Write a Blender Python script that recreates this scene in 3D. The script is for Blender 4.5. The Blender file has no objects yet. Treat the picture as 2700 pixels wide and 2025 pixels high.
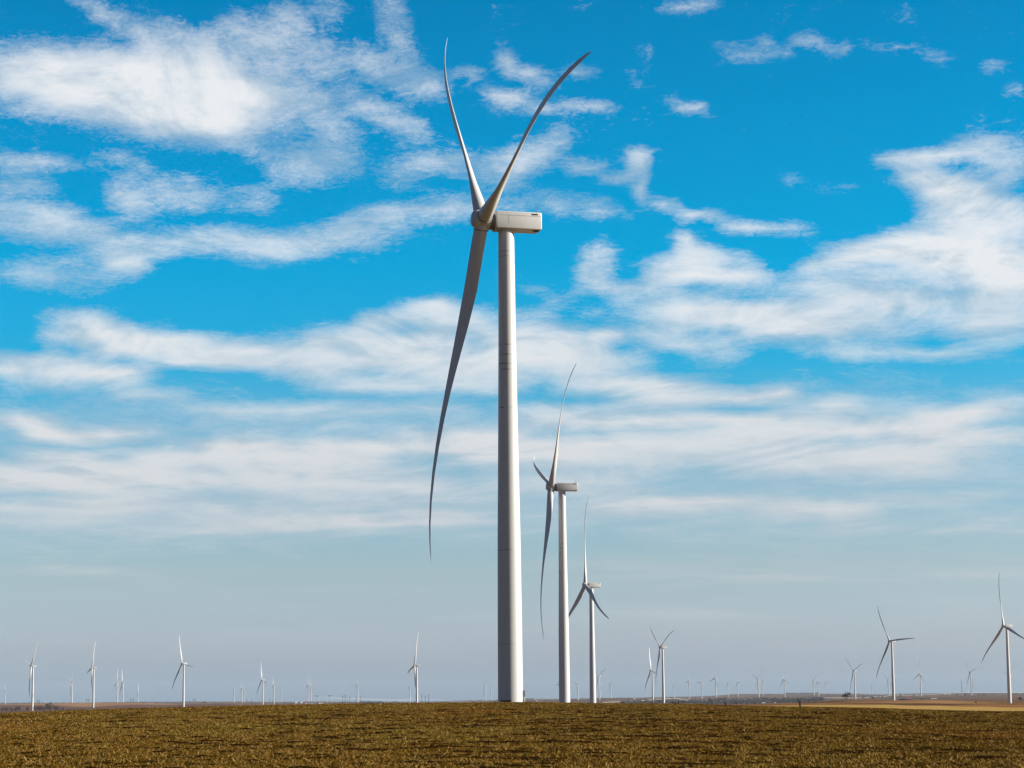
import bpy, bmesh, math, random
import numpy as np
from mathutils import Vector, Matrix
random.seed(7); rng = np.random.default_rng(11)
R = math.radians
SC = bpy.context.scene
COL = SC.collection

# ------------------------------------------------------------------ camera (80 mm lens, eye at the origin, slight tilt up and roll)
FPX = 5940.0
PITCH, ROLL = math.atan(828 / FPX), 0.0096
fwd = Vector((0, math.cos(PITCH), math.sin(PITCH))); up0 = Vector((0, -math.sin(PITCH), math.cos(PITCH))); rt0 = Vector((1, 0, 0))
rt = rt0 * math.cos(ROLL) - up0 * math.sin(ROLL); up = rt0 * math.sin(ROLL) + up0 * math.cos(ROLL)
cam = bpy.data.cameras.new('camera'); camo = bpy.data.objects.new('camera', cam); COL.objects.link(camo); SC.camera = camo
cam.lens = FPX / 2700 * 36; cam.sensor_width = 36; cam.clip_start = 0.5; cam.clip_end = 80000
m = Matrix((rt, up, -fwd)).transposed().to_4x4(); camo.matrix_world = m

# ------------------------------------------------------------------ sun
SUN_EL, SUN_AZ = 21.0, 91.0            # azimuth measured from the view direction (+Y) towards +X
sd = Vector((math.sin(R(SUN_AZ)) * math.cos(R(SUN_EL)), math.cos(R(SUN_AZ)) * math.cos(R(SUN_EL)), math.sin(R(SUN_EL))))
sun = bpy.data.lights.new('sun', 'SUN'); suno = bpy.data.objects.new('sun', sun); COL.objects.link(suno)
sun.energy = 5.0; sun.angle = R(0.53); sun.color = (1.0, 0.945, 0.84)
suno.rotation_euler = sd.to_track_quat('Z', 'Y').to_euler(); suno.location = (200, 0, 300)

SC.view_settings.view_transform = 'Standard'; SC.view_settings.look = 'None'
SC.view_settings.exposure = 0.9; SC.view_settings.gamma = 1.0

# measured numbers: turbines (key, hub x, y, z, rotor angle, yaw, -), crest of the near field and lie of the land (azimuth deg, distance m, drop below eye level *5940), clouds
TURBINES=[["T1", -5.034, 397.64, 85.35, 77.6, 15.4, 1272], ["T2", 15.2, 897.8, 83.58, 48.0, 7.0, 1453], ["T3", 49.3, 1561.9, 77.05, 114.0, 16.0, 1543], ["A", -3048.7, 13583.5, 75.09, 10.0, 14.5, 13], ["B", -971.9, 4560.2, 72.51, 44.0, 25.0, 82], ["C", -1911.8, 9792.9, 83.64, 46.0, 14.5, 188], ["D", -949.2, 5095.8, 76.21, 18.0, 19.0, 242], ["E", -1682.6, 9598.6, 81.59, 8.0, 19.0, 307], ["F", -1611.8, 9322.8, 79.59, 86.0, 16.0, 322], ["G", -2780.5, 16768.1, 73.32, 104.0, 11.5, 364], ["H", -664.9, 4533.8, 74.66, 96.0, 23.5, 479], ["I", -1889.8, 15270.3, 74.35, 48.0, 26.5, 616], ["J", -1719.9, 14298.4, 75.56, 104.0, 17.5, 637], ["K", -2034.4, 17076.2, 74.74, 76.0, 16.0, 644], ["L", -839.9, 7538.6, 67.39, 100.0, 19.0, 690], ["M", -1097.0, 10308.8, 69.15, 94.0, 7.0, 720], ["N", -1738.9, 16907.9, 71.38, 64.0, 26.5, 741], ["O", -1040.5, 11417.4, 75.95, 4.0, 14.5, 812], ["P", -1130.5, 12550.4, 74.73, 106.0, 8.5, 818], ["Q", -820.2, 11807.5, 72.58, 24.0, 13.0, 941], ["R", -608.5, 13095.7, 65.88, 32.0, 14.5, 1079], ["S", -184.3, 4172.3, 61.25, 16.0, 13.0, 1093], ["T", -154.5, 11600.1, 67.54, 64.0, 19.0, 1278], ["U", -164.2, 15385.9, 74.46, 42.0, 13.0, 1294], ["V", 333.1, 12176.7, 67.27, 44.0, 16.0, 1522], ["X", 313.5, 8539.8, 78.67, 66.0, 25.0, 1577], ["Y", 670.1, 17705.4, 80.8, 18.0, 11.5, 1585], ["Z", 577.9, 13777.9, 81.71, 66.0, 14.5, 1609], ["AA", 339.7, 5676.1, 65.49, 98.0, 13.0, 1716], ["AB", 234.3, 3651.3, 78.68, 66.0, 17.5, 1740], ["AC", 1130.1, 16202.2, 81.13, 72.0, 10.0, 1776], ["AD", 855.8, 11211.6, 73.89, 22.0, 11.5, 1815], ["AE", 1014.7, 12398.9, 74.39, 28.0, 20.5, 1848], ["AF", 813.0, 9245.2, 73.41, 14.0, 16.0, 1884], ["AG", 1404.8, 15003.9, 85.55, 82.0, 10.0, 1919], ["AH", 1388.8, 14193.1, 81.63, 92.0, 17.5, 1944], ["AI", 1100.9, 10308.4, 75.37, 50.0, 20.5, 1997], ["AJ", 1964.3, 18517.1, 100.61, 66.0, 11.5, 1993], ["AK", 1528.7, 14040.2, 87.68, 66.0, 11.5, 2010], ["AL", 1285.9, 10873.6, 76.69, 106.0, 14.5, 2066], ["AM", 1730.1, 13175.5, 87.35, 66.0, 17.5, 2144], ["AN", 1677.8, 12599.6, 74.64, 110.0, 14.5, 2156], ["AO", 2204.4, 16091.3, 94.73, 94.0, 14.5, 2179], ["AP", 1035.8, 6951.4, 72.71, 70.0, 20.5, 2250], ["AQ", 558.8, 3379.5, 78.85, 88.0, 26.5, 2345], ["AR", 3124.4, 19907.3, 75.72, 82.0, 11.5, 2298], ["AS", 2142.1, 13052.7, 85.05, 62.0, 22.0, 2341], ["AT", 2286.6, 13753.6, 83.27, 98.0, 19.0, 2354], ["AU", 1614.8, 9069.3, 80.04, 4.0, 16.0, 2424], ["AV", 1744.7, 8713.0, 81.47, 78.0, 14.5, 2557], ["AW", 555.6, 2574.0, 75.96, 108.0, 17.5, 2645], ["AX", 2220.3, 10202.2, 78.73, 48.0, 16.0, 2661], ["W", 234.0, 12179.0, 73.69, 22.0, 17.5, 1473]]
CREST=[[-12.753, 270, 25.34], [-11.384, 280, 21.09], [-10.002, 290, 17.27], [-8.327, 300, 15.63], [-6.26, 320, 12.89], [-4.367, 335, 10.89], [-2.463, 345, 9.86], [-0.172, 345, 11.15], [1.164, 345, 12.95], [3.261, 340, 17.45], [4.686, 320, 21.26], [5.633, 300, 24.12], [7.14, 270, 29.92], [8.917, 258, 34.45], [10.307, 252, 38.59], [11.319, 250, 42.35], [12.596, 250, 46.3]]
CONTROLS=[[-0.725, 398, 54.52], [0.97, 898, 35.85], [1.808, 1563, 45.42], [-12.65, 13921, 5.94], [-12.031, 4663, 21.01], [-11.047, 9978, 3.19], [-10.552, 5183, 14.66], [-9.943, 9745, 4.52], [-9.809, 9461, 5.91], [-9.415, 16997, 5.48], [-8.343, 4582, 18.59], [-7.055, 15387, 5.66], [-6.859, 14401, 5.54], [-6.794, 17197, 4.93], [-6.357, 7585, 16.92], [-6.074, 10367, 11.37], [-5.872, 16997, 6.16], [-5.207, 11465, 6.76], [-5.147, 12601, 6.73], [-3.974, 11836, 8.24], [-2.66, 13110, 10.48], [-2.529, 4176, 39.47], [-0.763, 11601, 10.99], [-0.611, 15387, 5.61], [1.567, 12181, 10.6], [2.102, 8546, 7.18], [2.167, 17718, 2.75], [2.402, 13790, 3.14], [3.425, 5686, 24.56], [3.672, 3659, 16.75], [3.99, 16242, 2.88], [4.365, 11244, 7.98], [4.679, 12440, 6.98], [5.026, 9281, 9.98], [5.349, 15070, 1.36], [5.589, 14261, 3.07], [6.096, 10367, 7.81], [6.055, 18621, -3.7], [6.214, 14123, 0.56], [6.744, 10949, 6.68], [7.481, 13289, 0.74], [7.585, 12711, 6.71], [7.801, 16242, -2.1], [8.475, 7028, 13.77], [9.389, 3425, 17.6], [8.92, 20151, 3.91], [9.32, 13227, 1.77], [9.439, 13942, 2.44], [10.096, 9212, 5.78], [11.323, 8886, 5.03], [12.18, 2633, 29.41], [12.278, 10441, 5.84], [1.101, 12181, 7.47], [-12.754, 3600.0, 21.52], [-11.66, 3700.0, 19.83], [-10.465, 4000.0, 15.33], [-9.074, 4300.0, 12.92], [-8.327, 4500.0, 15.63], [-12.758, 6500.0, 4.31], [-11.846, 6500.0, 2.84], [-10.928, 6500.0, 1.66], [-10.004, 6600.0, 2.78], [-9.075, 6500.0, 5.17], [-8.328, 6500.0, 7.87], [-12.758, 20000.0, 0.0], [-10.928, 20000.0, 1.37], [-9.541, 20000.0, 0.35], [-8.328, 20000.0, 1.08], [-7.203, 20000.0, 2.2], [-5.315, 20000.0, 4.08], [-3.891, 20000.0, 5.99], [-2.463, 20000.0, 7.41], [-1.032, 20000.0, 6.38], [0.401, 18000.0, 3.18], [1.356, 18000.0, 4.32], [2.502, 19000.0, 2.31], [3.264, 19000.0, 2.76], [4.025, 19000.0, 2.04], [4.69, 19000.0, 0.55], [5.165, 19000.0, -0.25], [5.592, 18500.0, -4.71], [6.112, 19000.0, -4.68], [6.678, 19500.0, -3.63], [7.524, 19500.0, -3.27], [8.461, 19500.0, -2.81], [9.858, 19500.0, -1.41], [10.783, 19500.0, -1.93], [11.702, 19500.0, -1.67], [12.614, 19500.0, -0.55], [-7.766, 6000.0, 7.47], [-6.26, 6000.0, 10.94], [-4.841, 5500.0, 11.4], [-3.891, 5500.0, 11.37], [-2.463, 7000.0, 11.82], [-0.555, 8000.0, 11.75], [-7.203, 12000.0, 5.12], [0.878, 8000.0, 11.2], [2.309, 8000.0, 12.6], [6.105, 600.0, 24.57], [7.047, 600.0, 24.97], [7.986, 600.0, 24.87], [8.919, 600.0, 25.74], [10.125, 600.0, 29.75], [11.322, 600.0, 33.23], [12.6, 600.0, 36.75], [6.105, 1500.0, 23.59], [7.048, 1500.0, 21.56], [7.987, 1500.0, 20.02], [8.921, 1500.0, 19.94], [10.128, 1500.0, 21.55], [11.325, 1500.0, 24.11], [12.604, 1500.0, 26.71], [5.159, 2500.0, 26.11], [5.633, 3000.0, 23.63], [6.577, 3300.0, 20.92], [7.613, 3300.0, 17.04], [8.363, 3300.0, 12.13], [8.924, 3400.0, 12.19], [10.315, 3400.0, 14.49], [11.236, 3400.0, 16.33], [12.607, 3400.0, 18.11], [10.315, 5000.0, 15.46], [11.696, 5500.0, 14.85], [12.609, 6000.0, 13.8], [8.924, 6000.0, 11.22], [7.989, 6000.0, 13.23], [10.779, 8000.0, 8.19], [2.879, 2000.0, 23.93], [4.021, 2500.0, 25.02], [4.685, 2500.0, 25.66], [3.261, 4800.0, 19.4], [4.212, 4700.0, 21.3], [5.16, 4700.0, 22.69], [6.106, 4700.0, 22.13], [7.049, 4900.0, 19.62], [7.613, 5000.0, 16.75], [3.262, 6500.0, 11.57], [4.213, 6500.0, 13.48], [5.162, 6500.0, 13.42], [6.108, 6800.0, 11.41], [7.05, 7000.0, 13.3], [7.614, 7500.0, 12.38], [-10.922, 700.0, 36.97], [-7.201, 700.0, 31.37], [-3.416, 700.0, 27.5], [0.397, 420.0, 44.04], [-2.464, 420.0, 32.38], [3.258, 600.0, 39.94], [-11.839, 500.0, 40.72], [-1.033, 1200.0, 29.89], [-4.366, 2000.0, 22.62], [-9.072, 1500.0, 29.37], [-11.841, 1500.0, 32.1]]
CLOUDS=[[-10.18, 15.28, 3.89, 0.94, -6.5, 1.0], [-11.6, 15.68, 2.24, 0.71, -0.6, 0.75], [-8.18, 15.23, 2.59, 1.18, -8.6, 1.0], [-8.64, 14.53, 2.83, 0.47, -8.6, 0.8], [-11.69, 14.6, 1.53, 0.26, -4.5, 0.5], [-10.03, 16.82, 1.77, 0.24, -28.6, 0.6], [-8.91, 16.64, 0.94, 0.41, -10.6, 0.6], [-6.52, 16.31, 1.3, 0.82, -0.6, 0.6], [-7.48, 16.74, 0.94, 0.47, 29.4, 0.5], [-5.8, 17.12, 0.71, 0.53, -0.6, 0.6], [-4.95, 16.22, 0.94, 0.59, -10.6, 0.6], [-4.59, 17.43, 0.71, 0.41, -0.6, 0.55], [-2.9, 17.04, 0.47, 0.82, 19.4, 0.55], [-3.26, 15.89, 1.06, 0.47, -30.6, 0.6], [-2.3, 15.66, 0.71, 0.41, -40.5, 0.6], [-1.21, 15.78, 0.59, 0.26, -10.6, 0.55], [-3.75, 15.02, 0.94, 0.35, -30.6, 0.55], [-5.55, 15.12, 1.53, 0.53, -10.6, 0.7], [-4.71, 14.38, 0.82, 0.29, -20.6, 0.5], [-3.02, 14.62, 0.82, 0.29, -20.6, 0.55], [-12.13, 13.44, 1.53, 0.14, 1.4, 0.6], [-10.16, 13.59, 0.71, 0.19, -0.6, 0.5], [-9.33, 13.25, 0.71, 0.16, -28.6, 0.45], [-6.98, 13.9, 1.06, 0.11, -12.6, 0.6], [-5.07, 13.56, 1.18, 0.53, 4.5, 0.7], [-5.78, 13.14, 0.59, 0.19, -0.6, 0.4], [-12.52, 12.8, 0.94, 0.33, -0.6, 0.55], [-9.68, 12.66, 0.71, 0.47, -20.6, 0.65], [-8.39, 12.75, 0.94, 0.41, -0.6, 0.6], [-6.73, 12.63, 0.82, 0.26, 4.5, 0.6], [-12.21, 11.89, 1.77, 0.59, -5.5, 0.65], [-10.59, 11.6, 1.53, 0.47, -10.6, 0.6], [-11.28, 11.0, 1.77, 0.29, 2.5, 0.5], [-12.3, 10.63, 1.06, 0.33, -0.6, 0.65], [-9.89, 10.98, 0.82, 0.29, -10.6, 0.9], [-9.19, 11.4, 1.53, 0.35, 2.5, 0.65], [-7.67, 11.55, 1.77, 0.41, -0.6, 0.65], [-5.77, 11.46, 1.77, 0.45, 7.5, 0.7], [-4.11, 11.82, 1.53, 0.47, 7.5, 0.65], [-3.39, 12.29, 1.53, 0.33, 7.5, 0.65], [-1.83, 12.46, 1.3, 0.35, 4.5, 0.65], [-10.69, 10.56, 1.41, 0.26, 4.5, 0.5], [-2.91, 13.34, 0.71, 0.35, -0.6, 0.45], [-1.82, 13.63, 1.18, 0.33, -5.5, 0.65], [-0.26, 13.39, 1.06, 0.47, -0.6, 0.55], [0.59, 13.62, 0.94, 0.47, 19.4, 0.6], [1.31, 14.01, 0.35, 0.47, -20.6, 0.45], [-0.11, 16.12, 0.35, 0.33, -0.6, 0.7], [0.49, 15.82, 0.82, 0.26, -10.6, 0.65], [1.95, 15.92, 0.53, 0.08, 2.5, 0.6], [-0.12, 15.17, 0.71, 0.28, -0.6, 0.7], [0.84, 14.95, 0.71, 0.14, -10.6, 0.45], [1.93, 14.91, 0.65, 0.19, -0.6, 0.6], [0.93, 12.5, 1.88, 0.35, -3.5, 0.5], [2.37, 12.3, 0.94, 0.26, -5.5, 0.6], [3.23, 13.57, 0.41, 0.35, -0.6, 0.75], [3.46, 12.92, 0.24, 0.57, 14.4, 0.7], [2.15, 13.3, 1.53, 0.14, -18.6, 0.7], [4.17, 12.38, 0.88, 0.13, -28.6, 0.8], [5.48, 12.0, 1.35, 0.13, -10.6, 0.8], [7.13, 11.77, 1.41, 0.12, -3.5, 0.7], [6.06, 16.28, 0.88, 0.18, -4.5, 0.7], [7.02, 16.3, 0.53, 0.16, -20.6, 0.5], [7.98, 16.38, 0.47, 0.19, -10.6, 0.65], [8.45, 16.24, 0.47, 0.09, -5.5, 0.5], [9.98, 16.13, 0.82, 0.07, -5.5, 0.35], [11.03, 15.94, 0.47, 0.12, -20.6, 0.4], [12.48, 15.53, 0.41, 0.16, -25.6, 0.5], [13.09, 14.98, 0.35, 0.24, -0.6, 0.45], [4.7, 14.91, 0.71, 0.19, -20.6, 0.7], [3.71, 16.31, 0.29, 0.07, -5.5, 0.45], [3.27, 15.69, 0.41, 0.07, -0.6, 0.35], [10.25, 16.91, 0.53, 0.09, -0.6, 0.45], [4.76, 17.46, 0.82, 0.11, 4.5, 0.5], [7.28, 13.04, 0.41, 0.14, -0.6, 0.35], [8.34, 12.83, 0.59, 0.09, -5.5, 0.3], [10.24, 13.32, 1.12, 0.2, 3.5, 0.9], [11.76, 13.47, 1.06, 0.26, 7.5, 0.8], [12.23, 13.72, 0.35, 0.24, -40.5, 0.6], [12.78, 13.01, 0.71, 0.47, -0.6, 0.7], [10.69, 12.84, 0.94, 0.35, -5.5, 0.9], [11.6, 12.39, 1.41, 0.53, -10.6, 1.0], [12.38, 11.77, 1.41, 0.71, -0.6, 0.95], [11.34, 11.71, 1.06, 0.47, -30.6, 0.8], [9.81, 11.09, 2.24, 0.45, 7.5, 1.0], [11.54, 10.78, 2.0, 0.59, -0.6, 1.0], [12.66, 10.26, 1.41, 0.71, -0.6, 0.95], [8.05, 10.92, 0.82, 0.35, 14.4, 0.7], [8.61, 10.2, 2.0, 0.47, -6.5, 0.75], [10.58, 9.78, 2.59, 0.53, -3.5, 0.8], [12.28, 9.25, 1.77, 0.59, -0.6, 0.8], [8.24, 9.52, 2.35, 0.59, -5.5, 0.75], [4.39, 11.44, 0.41, 0.35, -20.6, 0.85], [4.86, 11.2, 0.71, 0.35, -10.6, 0.8], [5.93, 11.05, 0.71, 0.24, -5.5, 0.6], [5.21, 10.66, 1.77, 0.35, -5.5, 1.0], [4.02, 10.69, 0.59, 0.41, -0.6, 0.8], [2.23, 10.96, 0.45, 0.59, -25.6, 0.75], [2.58, 10.37, 0.94, 0.35, -20.6, 0.7], [3.53, 10.23, 1.77, 0.26, -6.5, 0.7], [5.42, 9.54, 2.35, 0.45, -2.5, 0.95], [7.06, 9.32, 2.94, 0.53, -5.5, 0.8], [1.15, 10.15, 1.3, 0.21, -20.6, 0.5], [0.54, 9.69, 1.18, 0.26, -10.6, 0.5], [0.65, 8.92, 1.77, 0.59, -0.6, 1.0], [2.44, 9.02, 0.59, 0.26, 24.4, 0.85], [1.72, 8.38, 1.77, 0.41, -0.6, 0.8], [4.1, 8.93, 1.77, 0.35, -10.6, 0.65], [9.38, 8.55, 3.53, 0.21, -3.5, 0.55], [-10.91, 9.63, 1.06, 0.21, -5.5, 0.6], [-11.58, 8.98, 0.47, 0.24, -10.6, 0.6], [-10.32, 9.12, 1.41, 0.47, -10.6, 0.9], [-8.81, 8.85, 2.0, 0.47, -6.5, 1.0], [-12.03, 8.22, 1.53, 0.38, -0.6, 0.95], [-10.65, 8.24, 1.41, 0.33, -8.6, 0.85], [-6.94, 8.7, 1.77, 0.41, -2.5, 0.95], [-5.53, 8.59, 2.0, 0.45, -5.5, 1.0], [-4.82, 9.06, 1.06, 0.26, 14.4, 0.85], [-3.39, 9.59, 0.94, 0.29, 9.4, 0.85], [-2.2, 9.94, 1.06, 0.29, 7.5, 0.9], [-3.39, 8.89, 2.35, 0.59, -0.6, 1.0], [-1.49, 9.47, 1.3, 0.53, -0.6, 0.85], [-1.85, 8.53, 2.59, 0.53, -2.5, 0.85], [-3.87, 7.95, 2.59, 0.24, -3.5, 0.65], [-1.26, 7.94, 1.77, 0.29, -0.6, 0.6], [-9.14, 7.54, 2.71, 0.14, -6.5, 0.45], [-5.99, 7.18, 3.06, 0.26, -2.5, 0.5], [-3.04, 7.24, 2.35, 0.29, 2.5, 0.5], [-12.46, 7.0, 0.71, 0.19, -0.6, 0.6], [-11.43, 6.73, 1.53, 0.26, -8.6, 0.8], [-9.71, 6.57, 1.77, 0.19, -5.5, 0.65], [-6.45, 6.36, 1.06, 0.24, 3.5, 1.0], [-7.97, 6.06, 2.35, 0.33, 5.5, 0.9], [-4.81, 6.13, 2.0, 0.33, 2.5, 0.85], [-2.45, 6.42, 2.0, 0.29, 2.5, 0.75], [-0.68, 6.64, 1.3, 0.29, 4.5, 0.75], [-11.75, 5.8, 1.88, 0.33, 5.5, 0.85], [-10.04, 5.47, 4.12, 0.41, -0.6, 0.75], [-4.81, 5.49, 4.12, 0.47, -0.6, 0.75], [0.5, 6.16, 2.35, 0.47, 1.4, 0.85], [1.71, 7.79, 1.41, 0.19, 4.5, 0.55], [4.08, 7.69, 2.35, 0.29, -4.5, 0.8], [6.08, 7.54, 2.12, 0.21, -5.5, 0.8], [7.95, 7.37, 1.18, 0.16, -5.5, 0.65], [1.7, 7.09, 2.35, 0.24, -0.6, 0.7], [4.65, 6.98, 3.06, 0.29, -2.5, 0.8], [7.58, 6.74, 2.94, 0.29, 1.4, 0.8], [11.05, 6.81, 2.35, 0.26, 3.5, 0.75], [12.2, 7.18, 1.41, 0.16, 2.5, 0.5], [10.45, 6.19, 3.53, 0.35, 3.5, 0.75], [4.64, 6.22, 4.12, 0.47, -0.6, 0.8], [8.13, 5.79, 4.12, 0.41, -3.5, 0.7], [1.68, 5.56, 3.53, 0.29, 1.4, 0.55], [-11.17, 4.77, 3.53, 0.41, 1.4, 0.65], [-7.14, 4.67, 2.94, 0.29, -0.6, 0.55], [-3.05, 4.48, 2.12, 0.16, 2.5, 0.65], [-1.28, 4.59, 1.41, 0.21, -0.6, 0.55], [4.02, 4.82, 3.53, 0.26, 2.5, 0.7], [7.52, 4.53, 2.12, 0.29, -5.5, 0.7], [10.4, 4.81, 2.59, 0.26, 3.5, 0.6], [12.09, 4.3, 1.41, 0.24, 2.5, 0.4], [-11.14, 3.33, 1.41, 0.12, -0.6, 0.3], [7.48, 3.07, 4.71, 0.16, 1.4, 0.35], [11.47, 2.94, 2.12, 0.14, 1.4, 0.4], [-1.3, 2.08, 1.65, 0.19, 4.5, 0.25], [2.8, 1.98, 4.12, 0.16, 1.4, 0.25], [-4.8, 2.57, 4.71, 0.16, -0.6, 0.2], [-10.54, 1.33, 2.94, 0.19, -3.5, 0.2]]
LABELS = {
'T1': 'tallest white wind turbine in the foreground, two blades in a V, one hanging down',
'T2': 'second tallest white wind turbine, right beside the tallest, one long blade upright',
'T3': 'third tallest white wind turbine, two lower blades spread like an inverted V',
'A': 'tiny pale turbine at the extreme left edge on the brown hill',
'B': 'white turbine rising from the dark scrub at the left with its upper blade leaning right',
'C': 'small turbine on the crest of the brown hill between the two larger left turbines',
'D': 'white turbine on the purple brown slope, bright upright blade, short dark left blade',
'E': 'left one of two small turbines close together on the brown hill',
'F': 'right one of two small turbines close together on the brown hill',
'G': 'faint tiny turbine before the blue far hills right of the close small pair',
'H': 'white turbine with its bright upper blade leaning left, standing alone where the brown hill ends',
'I': 'small far turbine with a V of blades, leftmost of three near the trio of poles',
'J': 'small far turbine, middle of three left of the trio of poles',
'K': 'faintest of three small turbines, nearest the left of the trio of poles',
'L': 'medium white turbine between two sets of poles, bright upper blade leaning slightly left',
'M': 'small turbine with a pole on either side of its slim tower',
'N': 'faint far turbine with a V of blades, right of the slim tower between poles',
'O': 'left one of the close pair of turbines standing at the white sheds',
'P': 'right one of the close pair of turbines standing at the white sheds',
'Q': 'small turbine standing in the row of poles right of the gantries',
'R': 'small turbine with a level left blade, just left of the one with a sickle blade',
'S': 'bright white turbine left of the tallest with a sickle shaped dark left blade',
'T': 'small turbine with a V of blades just left of the base of the tallest tower',
'U': 'faint far turbine almost touching the left side of the tallest tower base',
'V': 'small turbine with a bent upper blade between the second and third tall towers',
'W': 'far turbine hidden behind the second tall tower with only a blade tip showing',
'X': 'turbine with a V of blades close to the right side of the third tall tower',
'Y': 'faint tiny turbine touching the right side of the one close to the third tall tower',
'Z': 'faint far turbine alone on the slope right of the third tall tower',
'AA': 'bright turbine with a long white blade leaning left, left of the larger dark bladed one',
'AB': 'large dark bladed turbine with a wide Y of blades right of the third tall tower',
'AC': 'faint small turbine right of the large Y bladed one, above the pair of railed posts',
'AD': 'small turbine with a level left blade, second right of the large Y bladed one',
'AE': 'small turbine with its upper blade leaning right, third right of the large Y bladed one',
'AF': 'taller distant turbine with upright blade, fourth right of the large Y bladed one',
'AG': 'faint turbine with one upright blade left of the far bluff',
'AH': 'faint turbine with three spread blades standing at the left end of the far bluff',
'AI': 'distant turbine with two blades raised wide, middle and brightest of a cluster of three',
'AJ': 'faint turbine just left of the brightest one in the cluster of three',
'AK': 'faint turbine just right of the brightest one in the cluster of three',
'AL': 'distant turbine alone right of the cluster of three, two blades drooping',
'AM': 'left one of three faint turbines above the taller stubby post, two blades in a V',
'AN': 'middle one of three faint turbines right of the taller stubby post',
'AO': 'right hand and faintest of three turbines left of the bare tree',
'AP': 'turbine with a wide V of blades right beside the bare tree',
'AQ': 'large dark bladed turbine at the right with one blade level to the right',
'AR': 'faintest tiny turbine between the bare tree turbine and the large level bladed one',
'AS': 'far turbine with a curved left blade just left of the large level bladed tower',
'AT': 'far turbine hidden behind the large level bladed tower with blade tips showing',
'AU': 'distant turbine right of the large level bladed one, two blades drooping',
'AV': 'small turbine with a raised right blade between the two lattice radio masts',
'AW': 'big turbine at the right edge with its right blade cut by the frame',
'AX': 'far turbine hidden behind the big right edge tower with two blade tips showing',
}
SKYT = [(.95, 1.45, 2.75), (1.04, 1.28, 2.14), (.95, 1.16, 1.56), (.55, 1.1, 1.5), (.08, 1.14, 1.66), (.0, 1.15, 1.70), (.0, .93, 1.46), (.004, .36, .75)]
SKY_SIDE_DIM = .2
CLOUD_L = (.84, .86, .88, 1); CLOUD_D = (.42, .55, .66, 1); CLOUD_H = (.56, .60, .64, 1)
HAZE_C = (.74, .83, .95, 1); HAZE_D = 1.4e-5


# ------------------------------------------------------------------ node helper
class G:
    def __init__(s, nt): s.nt = nt
    def n(s, t, **k):
        o = s.nt.nodes.new(t)
        for a, v in k.items(): setattr(o, a, v)
        return o
    def put(s, sock, v):
        if isinstance(v, bpy.types.NodeSocket): s.nt.links.new(v, sock)
        else: sock.default_value = v
    def math(s, op, a, b=None, c=None, clamp=False):
        o = s.n('ShaderNodeMath', operation=op, use_clamp=clamp)
        for i, v in enumerate((a, b, c)):
            if v is not None: s.put(o.inputs[i], v)
        return o.outputs[0]
    def comb(s, x, y, z=0.0):
        o = s.n('ShaderNodeCombineXYZ')
        for i, v in enumerate((x, y, z)): s.put(o.inputs[i], v)
        return o.outputs[0]
    def rng(s, v, a, b, c=0.0, d=1.0, kind='SMOOTHSTEP'):
        o = s.n('ShaderNodeMapRange', interpolation_type=kind)
        for i, q in enumerate((v, a, b, c, d)): s.put(o.inputs[i], q)
        return o.outputs[0]
    def mix(s, f, a, b, mode='MIX'):
        o = s.n('ShaderNodeMix', data_type='RGBA', blend_type=mode)
        s.put(o.inputs[0], f); s.put(o.inputs[6], a); s.put(o.inputs[7], b)
        return o.outputs[2]
    def noise(s, vec, scale, detail=4, rough=.5, dist=0., dims='3D', out=0):
        o = s.n('ShaderNodeTexNoise', noise_dimensions=dims)
        s.put(o.inputs['Vector'], vec); o.inputs['Scale'].default_value = scale; o.inputs['Detail'].default_value = detail
        o.inputs['Roughness'].default_value = rough; o.inputs['Distortion'].default_value = dist
        return o.outputs[out]
    def ramp(s, v, stops, interp='LINEAR'):
        o = s.n('ShaderNodeValToRGB'); e = o.color_ramp; e.interpolation = interp
        while len(e.elements) < len(stops): e.elements.new(0.5)
        for el, (p, c) in zip(e.elements, stops): el.position = p; el.color = (*c, 1)
        s.put(o.inputs[0], v); return o.outputs[0]
    def mapping(s, v, loc=(0, 0, 0), rot=(0, 0, 0), sc=(1, 1, 1), kind='POINT'):
        o = s.n('ShaderNodeMapping', vector_type=kind); s.put(o.inputs[0], v)
        o.inputs[1].default_value = loc; o.inputs[2].default_value = rot; o.inputs[3].default_value = sc
        return o.outputs[0]

# ------------------------------------------------------------------ world: Nishita sky with cirrus and stratus in it
W = bpy.data.worlds.new('World'); SC.world = W; W.use_nodes = True
g = G(W.node_tree); bg = W.node_tree.nodes['Background']
sky = g.n('ShaderNodeTexSky', sky_type='NISHITA', sun_disc=False, sun_elevation=R(SUN_EL), sun_rotation=R(SUN_AZ))
tc = g.n('ShaderNodeTexCoord').outputs['Generated']
sx = g.n('ShaderNodeSeparateXYZ'); g.put(sx.inputs[0], tc)
AZ = g.math('MULTIPLY', g.math('ARCTAN2', sx.outputs[0], sx.outputs[1]), 180 / math.pi)
EL = g.math('MULTIPLY', g.math('ARCSINE', sx.outputs[2]), 180 / math.pi)
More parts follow.
